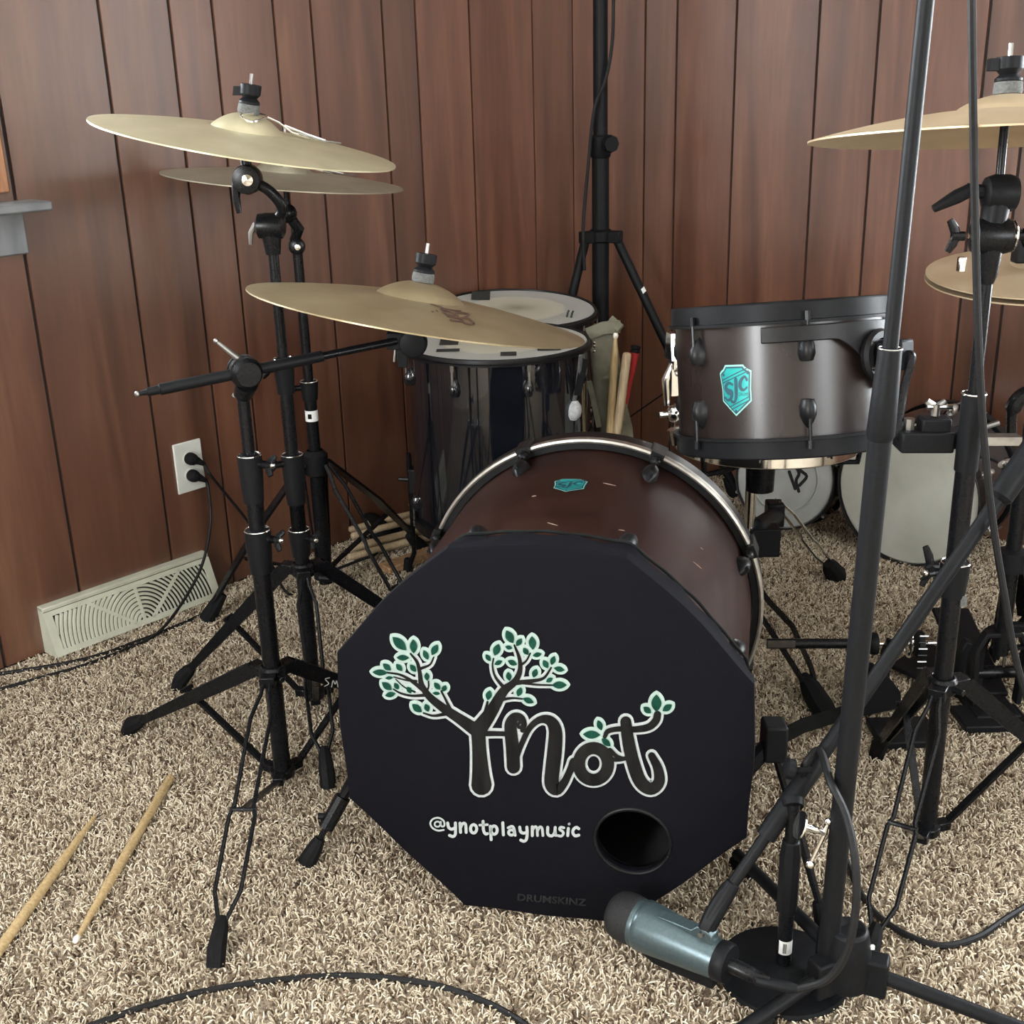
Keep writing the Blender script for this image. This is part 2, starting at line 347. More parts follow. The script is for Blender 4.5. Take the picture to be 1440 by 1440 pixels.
# windows
def window(name, o, ex, nrm, win, sill):
    a0, a1, z0, z1 = win
    b = B()
    for (u0, u1, v0, v1) in ((a0, a0+.035, z0, z1), (a1-.035, a1, z0, z1), (a0, a1, z0, z0+.04), (a0, a1, z1-.04, z1), (a0, a1, (z0+z1)/2-.02, (z0+z1)/2+.02)):
        b.box(o+ex*((u0+u1)/2)+UP*((v0+v1)/2)-nrm*.055, ex*((u1-u0)/2), nrm*.02, UP*((v1-v0)/2))
    w_ = struct(obj(name, b, 'sash_white', bevel=.003)); lab(w_, 'white sash window letting in daylight')
    g = B(); g.box(o+ex*((a0+a1)/2)+UP*((z0+z1)/2)-nrm*.055, ex*((a1-a0)/2-.03), nrm*.002, UP*((z1-z0)/2-.03)); obj('pane', g, 'window_glass', w_)
    if sill:
        c = B()
        c.box(o+ex*(a0-.0175)+UP*((z0+z1)/2+.02)+nrm*.008, ex*.0175, nrm*.008, UP*((z1-z0)/2+.01))
        c.box(o+ex*(a1+.03)+UP*((z0+z1)/2+.02)+nrm*.008, ex*.03, nrm*.008, UP*((z1-z0)/2+.01))
        c.box(o+ex*((a0+a1)/2)+UP*(z1+.035)+nrm*.008, ex*((a1-a0)/2+.055), nrm*.008, UP*.032); obj('casing', c, 'casing_wood', w_, bevel=.003)
        st = B(); st.box(o+ex*((a0+a1)/2)+UP*(z0-.016)+nrm*.03, ex*((a1-a0)/2+.085), nrm*.045, UP*.009)
        obj('window_sill', st, 'sill_grey', w_, bevel=.004)
        ap = B(); ap.box(o+ex*((a0+a1)/2)+UP*(z0-.066)+nrm*.009, ex*((a1-a0)/2+.052), nrm*.009, UP*.04); obj('apron', ap, 'sill_grey', w_, bevel=.003)
    return w_
window('window_1', CO, -HL, NL, WIN1, True)
window('window_2', c1, -HL, -NL, WIN2, False)
window('window_3', c3, NL, HL, WIN3, False)
window('window_4', CO, NL, -HL, WIN4, True)

# ------------------------------------------------------------------ carpet pile (twisted yarn tufts, geometry nodes)
def carpet():
    me = bpy.data.meshes.new('carpet_pile'); z = -.0055
    q = [V((-2.0, .75, z)), V((1.95, .75, z)), CO+NL*2.6+UP*z, CO+UP*z - NL*-.01, CO-HL*3.2+UP*z]
    q = [CO-HL*2.9+NL*.01, CO-HL*2.9+NL*2.9, CO-HL*.01+NL*2.9, CO-HL*.01+NL*.01]
    me.from_pydata([tuple(V((p.x, p.y, z))) for p in q], [], [(0, 1, 2, 3)])
    o = bpy.data.objects.new('carpet_pile', me); COL.objects.link(o)
    tag(o, 'beige and brown speckled shag carpet pile covering the floor', 'carpet', kind='stuff')
    def tuftmat(t, b):
        i = t.nodes.new('ShaderNodeObjectInfo')
        r = ramp(t, [(.0, (.07, .045, .03)), (.12, (.17, .12, .08)), (.27, (.36, .28, .2)), (.5, (.55, .465, .345)), (.75, (.68, .59, .455)), (1., (.8, .72, .58))]); r.color_ramp.interpolation = 'LINEAR'
        t.links.new(i.outputs['Random'], r.inputs[0]); t.links.new(r.outputs[0], b.inputs['Base Color'])
    mk('carpet_yarn', (.5, .42, .33), .95, nodes=tuftmat, spec=.15)
    ng = bpy.data.node_groups.new('carpet_pile', 'GeometryNodeTree')
    ng.interface.new_socket('Geometry', in_out='INPUT', socket_type='NodeSocketGeometry'); ng.interface.new_socket('Geometry', in_out='OUTPUT', socket_type='NodeSocketGeometry')
    n = lambda k: ng.nodes.new(k); L = ng.links.new
    gi, go = n('NodeGroupInput'), n('NodeGroupOutput')
    dp = n('GeometryNodeDistributePointsOnFaces'); dp.distribute_method = 'RANDOM'; dp.inputs['Density'].default_value = 42000; dp.inputs['Seed'].default_value = 3
    L(gi.outputs[0], dp.inputs['Mesh'])
    jn = n('GeometryNodeJoinGeometry')
    rng = random.Random(4)
    for k in range(5):
        bz = n('GeometryNodeCurvePrimitiveBezierSegment'); bz.mode = 'POSITION'; bz.inputs['Resolution'].default_value = 4
        dx, dy = rng.uniform(.0025, .0075), rng.uniform(-.004, .004); h = rng.uniform(.0085, .012)
        bz.inputs['Start'].default_value = (0, 0, 0); bz.inputs['Start Handle'].default_value = (-dx*.5, dy*.6, h*.5)
        bz.inputs['End Handle'].default_value = (dx*.4, dy, h*.95); bz.inputs['End'].default_value = (dx, dy*1.2, h)
        rp = n('GeometryNodeSplineParameter'); rr = n('ShaderNodeMapRange'); rr.inputs[3].default_value = 1.0; rr.inputs[4].default_value = .55
        L(rp.outputs['Factor'], rr.inputs[0])
        sr = n('GeometryNodeSetCurveRadius'); L(bz.outputs[0], sr.inputs['Curve']); L(rr.outputs[0], sr.inputs['Radius'])
        cc = n('GeometryNodeCurvePrimitiveCircle'); cc.inputs['Resolution'].default_value = 4; cc.inputs['Radius'].default_value = rng.uniform(.0013, .0018)
        cm = n('GeometryNodeCurveToMesh'); L(sr.outputs[0], cm.inputs['Curve']); L(cc.outputs[0], cm.inputs['Profile Curve']); cm.inputs['Fill Caps'].default_value = True
        if 'Scale' in cm.inputs: L(rr.outputs[0], cm.inputs['Scale'])
        sh = n('GeometryNodeSetShadeSmooth'); L(cm.outputs[0], sh.inputs[0])
        ms = n('GeometryNodeSetMaterial'); ms.inputs['Material'].default_value = M_['carpet_yarn']; L(sh.outputs[0], ms.inputs[0])
        g2 = n('GeometryNodeGeometryToInstance'); L(ms.outputs[0], g2.inputs[0]); L(g2.outputs[0], jn.inputs[0])
    ip = n('GeometryNodeInstanceOnPoints'); ip.inputs['Pick Instance'].default_value = True
    L(dp.outputs['Points'], ip.inputs['Points']); L(jn.outputs[0], ip.inputs['Instance'])
    rv = n('FunctionNodeRandomValue'); rv.data_type = 'FLOAT_VECTOR'; rv.inputs[0].default_value = (-.35, -.35, 0); rv.inputs[1].default_value = (.35, .35, 6.283)
    L(rv.outputs[0], ip.inputs['Rotation'])
    rs = n('FunctionNodeRandomValue'); rs.data_type = 'FLOAT_VECTOR'; rs.inputs[0].default_value = (.8, .8, .7); rs.inputs[1].default_value = (1.25, 1.25, 1.2)
    L(rs.outputs[0], ip.inputs['Scale'])
    L(ip.outputs[0], go.inputs[0])
    md = o.modifiers.new('pile', 'NODES'); md.node_group = ng
carpet()

# ------------------------------------------------------------------ wall vent, outlet, cords
def vent():
    P0, P1 = LW(1.868, 0, 0), LW(1.462, 0, 0)
    ex = (P1-P0); L = ex.length; ex.normalize()
    t = thing('vent_register', 'cream baseboard vent register with curved louvre slots on the left wall', 'vent', P0+ex*(L/2))
    D, Hh = .055, .105
    b = B(); b.prism([(0, 0), (D, 0), (D-.002, .006), (.018, Hh-.012), (.018, Hh), (0, Hh)], P0, NL, UP, ex*.003); obj('end_cap', b, 'vent_paint', t)
    b = B(); b.prism([(0, 0), (D, 0), (D-.002, .006), (.018, Hh-.012), (.018, Hh), (0, Hh)], P1-ex*.003, NL, UP, ex*.003)
    obj('end_cap', b, 'vent_paint', t)
    b = B(); b.box(P0+ex*(L/2)+NL*.01+UP*(Hh-.004), ex*(L/2), NL*.012, UP*.005); obj('top_ledge', b, 'vent_paint', t, bevel=.002)
    # sloping face frame
    lo = P0+NL*D+UP*.004; hi = P0+NL*.02+UP*(Hh-.01); up = hi-lo; fh = up.length; up.normalize(); nn = ex.cross(up).normalized()
    if nn.dot(NL) < 0: nn = -nn
    def fr(u0, u1, v0, v1): b.box(lo+ex*((u0+u1)/2)+up*((v0+v1)/2), ex*((u1-u0)/2), up*((v1-v0)/2), nn*.0018)
    b = B(); m = .018
    fr(0, m, 0, fh); fr(L-m, L, 0, fh); fr(m, L-m, 0, m*.7); fr(m, L-m, fh-m*.6, fh)
    x1, x2 = L*.36, L*.5
    def spoke(u0, v0, u1, v1, w_):
        d = (ex*(u1-u0)+up*(v1-v0)); ln = d.length; d.normalize(); c = lo+ex*((u0+u1)/2)+up*((v0+v1)/2); b.box(c, d*(ln/2), nn.cross(d)*w_, nn*.0018)
    fu = L*.52                                   # focus of the arcs on the bottom edge
    spoke(fu, m*.5, fu, fh-m*.3, .0035); spoke(fu-.02, m*.5, fu-.115, fh-m*.4, .0035); spoke(fu+.02, m*.5, fu+.115, fh-m*.4, .0035)
    obj('face_frame', b, 'vent_paint', t)
    bk = B(); bk.box(lo+ex*(L/2)+up*(fh/2)-nn*.008, ex*(L/2-.004), up*(fh/2-.004), nn*.001); obj('back_plate', bk, 'vent_dark', t)
    # curved slats: arcs about the focus, clipped to the opening
    k = 0
    for i in range(22):
        R_ = .014+i*.0092
        pts = []
        runs = []
        for j in range(121):
            a = PI*j/120; u = fu+R_*math.cos(a); v = m*.5+R_*math.sin(a)
            if m-.002 < u < L-m+.002 and v < fh-m*.5: pts.append(lo+ex*u+up*v)
            else:
                if len(pts) > 3: runs.append(pts)
                pts = []
        if len(pts) > 3: runs.append(pts)
        for r_ in runs:
            q = B(); q.bar(r_[::3]+[r_[-1]] if len(r_) > 6 else r_, .0048, .0025, ex if False else up); 
            q2 = B()
            st = 0
            for idx, p in enumerate(r_[::2]+[r_[-1]]):
                c = lo+ex*fu+up*(m*.5); d = (p-c).normalized()
                for s1, s2 in ((-1, -1), (1, -1), (1, 1), (-1, 1)): q2.v.append(p+d*(.0024*s1)+nn*(.0014*s2-.0006)-d*(.001*s2))
                if idx: q2.ringfaces((idx-1)*4, idx*4, 4)
            obj('slat', q2, 'vent_paint', t)
vent()
def outlet():
    s0, s1, z0, z1 = 1.435, 1.507, .254, .372
    c = LW((s0+s1)/2, (z0+z1)/2)
    t = thing('wall_outlet', 'white duplex outlet plate on the panelled left wall above the vent', 'outlet', c)
    b = B(); b.box(c+NL*.003, HL*.036, NL*.003, UP*.0585); obj('cover_plate', b, 'outlet_white', t, bevel=.0025)
    for dz in (.02, -.02):
        b = B(); b.lathe(c+UP*dz+NL*.006, NL, [(.0165, 0), (.0165, .0015), (.015, .002)], 20); obj('socket', b, 'outlet_white', t)
    return c
oc = outlet()
def cord(name, label, pts, r, m='cable_rubber', group=None, k=8, n=8):
    P = sm(pts, k); b = B(); b.tube(P, r, n)
    o = obj(name, b, m, base=V(pts[0])); tag(o, label, 'cable', group); return o
def plug_cord(dz, label, pts):
    p = oc+UP*dz
    t = thing('power_cord', label, 'cable', p, 'power cords at the wall outlet')
    b = B(); b.lathe(p+NL*.0085, NL, [(.014, 0), (.0145, .006), (.013, .016), (.008, .022), (1e-6, .024)], 16)
    b.tube([p+NL*.018, p+NL*.022+HL*.012-UP*.006, p+NL*.024+HL*.026-UP*.017], [.0095, .0085, .0045], 10)
    obj('plug', b, 'rubber', t)
    b = B(); b.tube(sm([p+NL*.024+HL*.026-UP*.017]+pts, 8), .0034, 8); obj('cord', b, 'cable_rubber', t)
plug_cord(-.02, 'black power cord from the lower socket, drooping past the vent to the floor',
    [onwall(293, 688, .035), onwall(296, 735, .05), onwall(284, 795, .075), onwall(256, 848, .1), on(222, 890, .012)+V((0, 0, 0)), on(180, 912, .004), on(110, 938, .004), on(60, 952, .004), on(-30, 978, .004)])
plug_cord(.02, 'black power cord from the upper socket, running behind the stands', [onwall(296, 668, .04), onwall(322, 700, .03), onwall(348, 733, .03), onwall(372, 775, .05), on(405, 835, .004), on(430, 812, .004), on(470, 800, .004)])
cord('floor_cable', 'black cable lying on the carpet along the foot of the vent', [on(290, 862, .004), on(235, 886, .004), on(190, 903, .004), on(140, 921, .004), on(80, 935, .004), on(-30, 952, .004)], .004)
cord('floor_cable', 'black cable arching across the carpet at the very front', [on(100, 1452, .004), on(140, 1438, .004), on(215, 1412, .004), on(330, 1386, .004), on(480, 1372, .004), on(600, 1383, .004), on(680, 1408, .004), on(735, 1438, .004), on(770, 1470, .004)], .0042)

# ------------------------------------------------------------------ ribbons and prints on a mapped surface
def ribbon(b, pts, ws, fmap, lift, extra=0.0, closed=False, ncap=7):
    """stroke with round ends; pts 2-D, ws widths, fmap(x, y, lift) -> world"""
    m = len(pts); ws = ws if isinstance(ws, (list, tuple)) else [ws]*m
    L_, R_ = [], []
    for i, (x, y) in enumerate(pts):
        if closed: a, c = pts[i-1], pts[(i+1) % m]
        else: a, c = pts[max(0, i-1)], pts[min(m-1, i+1)]
        dx, dy = c[0]-a[0], c[1]-a[1]; l = math.hypot(dx, dy) or 1; nx, ny = -dy/l, dx/l; h = ws[i]/2+extra
        L_.append((x+nx*h, y+ny*h)); R_.append((x-nx*h, y-ny*h))
    st = len(b.v)
    for p, q in zip(L_, R_): b.v += [fmap(*p, lift), fmap(*q, lift)]
    for i in range(m if closed else m-1):
        j = (i+1) % m; b.f.append((st+2*i, st+2*i+1, st+2*j+1, st+2*j))
    if not closed:
        for i in (0, m-1):
            x, y = pts[i]; h = ws[i]/2+extra; s2 = len(b.v); k = 14
            b.v += [fmap(x+h*math.cos(2*PI*q/k), y+h*math.sin(2*PI*q/k), lift+1.5e-5) for q in range(k)]; b.f.append(tuple(range(s2, s2+k)))
def sm2(pts, ws=None, k=6):
    q = sm([V((p[0], p[1], (ws[i] if ws else 0))) for i, p in enumerate(pts)], k)
    return [(p.x, p.y) for p in q], [p.z for p in q]
def leafshape(cx, cy, l, w_, ang, e=0.0):
    a = math.radians(ang); c, s_ = math.cos(a), math.sin(a); out = []
    for i in range(17):
        t = -1+2*i/16; out.append((t*(l/2+e), (1-abs(t)**1.9)*w_/2+e*(1-abs(t)**6)))
    for i in range(1, 16):
        t = 1-2*i/16; out.append((t*(l/2+e), -(1-abs(t)**1.9)*w_/2-e*(1-abs(t)**6)))
    return [(cx+x*c-y*s_, cy+x*s_+y*c) for x, y in out]
def poly(b, pts, fmap, lift):
    st = len(b.v); cx = sum(p[0] for p in pts)/len(pts); cy = sum(p[1] for p in pts)/len(pts)
    b.v += [fmap(*p, lift) for p in pts]+[fmap(cx, cy, lift)]; n = len(pts)
    for i in range(n): b.f.append((st+i, st+(i+1) % n, st+n))
def ell(cx, cy, rx, ry, n=24): return [(cx+rx*math.cos(2*PI*i/n), cy+ry*math.sin(2*PI*i/n)) for i in range(n)]
def text_into(b, s, fmap, lift, size, x0, y0, shear=0.0, bold=0.0, cut=.004):
    """flat lettering from Blender's own font, mapped onto a surface; (x0, y0) is the centre"""
    cu = bpy.data.curves.new('lettering', 'FONT'); cu.body = s; cu.size = size; cu.align_x = 'CENTER'; cu.align_y = 'CENTER'; cu.shear = shear; cu.offset = bold; cu.resolution_u = 3
    o = bpy.data.objects.new('lettering', cu); COL.objects.link(o); dg = bpy.context.evaluated_depsgraph_get()
    me = bpy.data.meshes.new_from_object(o.evaluated_get(dg)); st = len(b.v)
    b.v += [fmap(x0+v.co.x, y0+v.co.y, lift) for v in me.vertices]; b.f += [tuple(st+i for i in p.vertices) for p in me.polygons]
    COL.objects.unlink(o); bpy.data.objects.remove(o); bpy.data.curves.remove(cu); bpy.data.meshes.remove(me)
SHIELD = [(-.3, .5), (0, .475), (.26, .5), (.33, .43), (.5, .385), (.47, 0), (.485, -.22), (0, -.52), (-.42, -.22), (-.42, 0), (-.5, .35), (-.38, .41)]
def in_rows(pl, ny, nx):
    """fill a y-monotone outline with a grid so that it can bend with the shell"""
    ys = sorted(set([p[1] for p in pl])); y0, y1 = min(ys), max(ys); rows = []
    for i in range(ny+1):
        y = y0+(y1-y0)*min(max(i/ny, .002), .998); xs = []
        for a, c in zip(pl, pl[1:]+pl[:1]):
            if (a[1]-y)*(c[1]-y) <= 0 and a[1] != c[1]: xs.append(a[0]+(c[0]-a[0])*(y-a[1])/(c[1]-a[1]))
        rows.append((y, min(xs), max(xs)))
    return rows
def fill(b, pl, fmap, lift, ny=24, nx=8):
    st = len(b.v)
    for y, xa, xb in in_rows(pl, ny, nx):
        for j in range(nx+1): b.v.append(fmap(xa+(xb-xa)*j/nx, y, lift))
    for i in range(ny):
        for j in range(nx):
            q = st+i*(nx+1)+j; b.f.append((q, q+1, q+nx+2, q+nx+1))
def badge(parent, fmap, wd, ht, inkm='badge_ink'):
    """teal shield badge; fmap takes metres across / up / off the surface"""
    f = lambda x, y, l: fmap(x*wd, y*ht, l)
    b = B(); fill(b, SHIELD, f, .0006); e = obj('badge', b, 'badge_light', parent)
    b = B(); fill(b, [(x*.93, y*.93) for x, y in SHIELD], f, .0009); obj('badge_rim', b, 'badge_ink', e)
    b = B(); fill(b, [(x*.85, y*.86) for x, y in SHIELD], f, .0012); obj('badge_face', b, 'badge_teal', e)
    b = B()
    for (xa, ya, xb, yb) in ((-.4, .2, .36, .42), (-.39, .14, .42, .37), (-.2, -.34, .43, -.13), (-.14, -.39, .43, -.2)):
        ribbon(b, [(xa+(xb-xa)*i/8, ya+(yb-ya)*i/8) for i in range(9)], .022, f, .0014)
    sp, sw = sm2([(-.08, .11), (-.2, .14), (-.3, .06), (-.24, -.02), (-.12, -.06), (-.14, -.16), (-.24, -.2), (-.33, -.15)], [.05, .06, .09, .12, .12, .08, .05, .05]); ribbon(b, sp, sw, f, .0015)
    jp, jw = sm2([(.03, .2), (.03, .05), (.02, -.14), (-.04, -.24), (-.13, -.22)], [.1, .1, .09, .05, .06]); ribbon(b, jp, jw, f, .0015)
    cp, cw = sm2([(.36, .2), (.3, .26), (.2, .2), (.15, .1), (.19, .02), (.27, 0), (.36, .05)], [.07, .05, .08, .1, .08, .05, .04]); ribbon(b, cp, cw, f, .0015)
    ribbon(b, [(-.36, .3), (-.35, .3)], .06, f, .0015); ribbon(b, [(.39, .33), (.4, .33)], .06, f, .0015); ribbon(b, [(0, -.42), (.01, -.42)], .06, f, .0015)
    text_into(b, 'DRUMS', lambda x, y, l: f(x, y, l), .0014, .11, .24, -.1)if False else None
    obj('badge_lettering', b, inkm, e)
    b = B(); text_into(b, 'DRUMS', f, .0015, .095, .25, -.09); obj('badge_small_print', b, inkm, e)

# ------------------------------------------------------------------ drum hardware helpers
def lug(parent, c, out, ax, h=.045, w_=.014, m='hoop_black'):
    """pointed lug casing standing off a shell; ax along the shell"""
    sd = ax.cross(out); b = B()
    prof = [(-1, .2), (-.95, .75), (-.5, 1), (.1, .95), (.6, .6), (1, .12)]
    st = len(b.v)
    for i, (t, k) in enumerate(prof):
        c2 = c+ax*(h/2*t)
        for j in range(9):
            a = PI*j/8; b.v.append(c2+sd*(math.cos(a)*w_*k)+out*(math.sin(a)*.02*k-.002))
        if i: b.ringfaces(st+(i-1)*9, st+i*9, 9, False)
    b.f.append(tuple(range(st, st+9))); b.f.append(tuple(reversed(range(st+(len(prof)-1)*9, st+len(prof)*9))))
    return obj('lug', b, m, parent)
def wing(b, c, ax, sd, L_=.022, th=.006):
    """wing-nut paddles on a stub: ax along its screw, sd across the wings"""
    n3 = ax.cross(sd); b.cyl(c, c+ax*.016, .006, 10)
    for s_ in (-1, 1):
        b.tube([c+ax*.01, c+ax*.014+sd*(s_*L_*.5), c+ax*.02+sd*(s_*L_)], [.006, .0062, .0045], 8, flat=.55, side=n3)
def foot_rubber(parent, p, d, r=.014, L_=.05, name='rubber_foot'):
    """tapered rubber foot whose sole is at p; the leg comes in along d (from p upwards)"""
    d = d.normalized(); b = B(); b.tube([p-d*0.0, p+d*(L_*.15), p+d*(L_*.6), p+d*L_], [r*.95, r, r*.85, r*.6], 10); return obj(name, b, 'rubber', parent)

# ------------------------------------------------------------------ kick drum
PSI = -.2174; KN = V((math.sin(PSI), -math.cos(PSI), 0)); KA = V((KN.y, -KN.x, 0)); KC = V((.0304, 1.3975, .286))
def K(u, w_, d=0.0): return KC + KA*u + UP*w_ + KN*d
def KP(ang, r, d): a = math.radians(ang); return K(r*math.cos(a), r*math.sin(a), d)
KL = .478
def kick():
    t = thing('kick_drum', 'dark brown bass drum lying on its side behind the black printed cover', 'drum', V((KC.x-KN.x*KL/2, KC.y-KN.y*KL/2, 0)))
    b = B(); b.lathe(KC, KN, [(.266, -.012), (.266, -KL+.01), (.258, -KL+.01), (.258, -.012)], 96, closed=True); obj('shell', b, 'drum_brown', t)
    b = B(); b.lathe(KC, KN, [(.2575, -.02), (.2575, -KL+.012)], 64); b.f = [f for f in b.f if len(f) == 4]; lab(obj('shell_shade', b, 'cover_inner', t), 'black sleeve added inside the shell to darken the port hole')  # added black sleeve: the dark interior behind the port is painted in
    b = B(); b.lathe(KC, KN, [(.262, -.045), (.274, -.045), (.274, -.004), (.262, -.004)], 72, closed=True); lab(obj('front_hoop', b, 'hoop_black', t), 'hoop hidden under the cover')
    b = B(); b.lathe(KC, KN, [(.268, -KL+.022), (.285, -KL+.022), (.2855, -KL+.01), (.285, -KL-.02), (.268, -KL-.02)], 96, closed=True); rh = obj('rear_hoop', b, 'hoop_black', t)
    b = B(); b.lathe(KC, KN, [(.2785, -KL+.022), (.279, -KL+.0255), (.282, -KL+.027), (.2855, -KL+.0255), (.2862, -KL+.02), (.2862, -KL+.014), (.2785, -KL+.014)], 96, closed=True); lab(obj('hoop_inlay', b, 'hoop_edge', rh), 'pale metal edge of the rear hoop')
    b = B(); b.lathe(KC, KN, [(.26, -KL-.006), (.1, -KL-.007), (1e-6, -KL-.007)], 64); lab(obj('batter_head', b, 'cover_inner', t), 'black drumhead facing the pedal')
    for i in range(8):
        a = 22.5+45*i+(.0); r_ = .266; er = (KA*math.cos(math.radians(a))+UP*math.sin(math.radians(a)))
        lr = lug(t, KP(a, r_, -KL+.085), er, KN, .05, .014)
        b = B(); b.cyl(KP(a, r_+.012, -KL+.1), KP(a, r_+.012, -KL-.005), .0032, 8)
        c = KP(a, r_+.016, -KL+.012); sd = er.cross(KN)
        b.prism([(-.013, -.012), (.013, -.012), (.011, .012), (-.011, .012)], c-er*.004, sd, KN*2.0, er*.013)
        b.ball(KP(a, r_+.013, -KL+.043), .009, 10, KN, 1.2)
        obj('claw', b, 'hoop_black', t)
        lug(t, KP(a, r_, -.095), er, KN, .05, .014)
        b = B(); b.cyl(KP(a, r_+.012, -.085), KP(a, r_+.012, .0), .0032, 8); lab(obj('tension_rod', b, 'steel', t), 'bright steel tension rod')
    # badge on top of the shell
    def top(x, y, l): a = (PI/2) - x/.266 + ba; return K((.266+l)*math.cos(a), (.266+l)*math.sin(a), bd-y)
    P = None
    r_ = ray(800, 683); best = None; k = 0
    for i in range(400):                          # where the sight line of the badge meets the shell
        q = EYE+r_*(1.0+i*.003); u, w2, d = (q-KC).dot(KA), q.z-KC.z, (q-KC).dot(KN)
        if math.hypot(u, w2) < .266: best = (math.atan2(w2, u), d); break
    ba, bd = best[0]-PI/2, best[1]
    badge(t, lambda x, y, l: K((.266+l)*math.cos(PI/2+ba+x/.266), (.266+l)*math.sin(PI/2+ba+x/.266), bd-y), .05, .058)
    # pale scuffs worn into the wrap
    for (x, y, dx, dy) in ((748, 698, 6, -1), (848, 679, 18, 4), (975, 790, 12, 10), (870, 745, 8, 1), (985, 770, 4, 3), (770, 735, 14, 4)):
        def sh(xx, yy):
            r2 = ray(xx, yy)
            for i in range(500):
                q = EYE+r2*(1.0+i*.002)
                if math.hypot((q-KC).dot(KA), q.z-KC.z) < .2668: return q
            return None
        a_, b2 = sh(x, y), sh(x+dx, y+dy)
        if a_ and b2:
            b = B(); b.tube([a_, (a_+b2)/2, b2], [.0004, .0007, .0003], 6); lab(obj('scuff', b, 'scuff_tan', t), 'pale scuff in the brown finish')
    # spurs
    p0 = K(.265, -.02, -.1); pf = on(430, 1215, .0)
    b = B(); b.box(K(.272, -.03, -.1), KA*.01, KN*.02, UP*.03); obj('spur_bracket', b, 'hoop_black', t, bevel=.003)
    s0 = at(505, 1080, 1.58); d = (pf-s0).normalized(); L_ = (pf-s0).length
    b = B(); b.tube([K(.272, -.04, -.1), s0, s0+d*(L_*.45)], [.0085, .0085, .0085], 10); b.tube([s0+d*(L_*.3), s0+d*(L_*.62)], [.0125, .0125], 10); b.tube([s0+d*(L_*.4), pf-d*.02], .005, 8)
    b.cyl(s0+d*(L_*.5), s0+d*(L_*.5)-RT*.022, .005, 8); obj('spur', b, 'black_paint', t)
    foot_rubber(t, pf, -d, .015, .045)
    pr = at(1157, 1290, 1.36); q0 = at(1088, 1040, 1.43); d = (pr-q0).normalized()
    b = B(); b.box(q0+UP*.0, RT*.016, V((0, 1, 0))*.018, UP*.028); obj('spur_bracket', b, 'black_satin', t, bevel=.004)
    fl = pr+d*(-(pr.z-.0)/d.z); b = B(); b.tube([q0-d*.02, q0+d*.06, fl-d*.03], [.01, .0085, .005], 10); obj('spur', b, 'black_paint', t)
    b = B(); b.tube([q0, K(-.255, -.09, -.08)], .012, 8); obj('spur_mount', b, 'black_satin', t)
    foot_rubber(t, fl, -d, .014, .04)
kick()

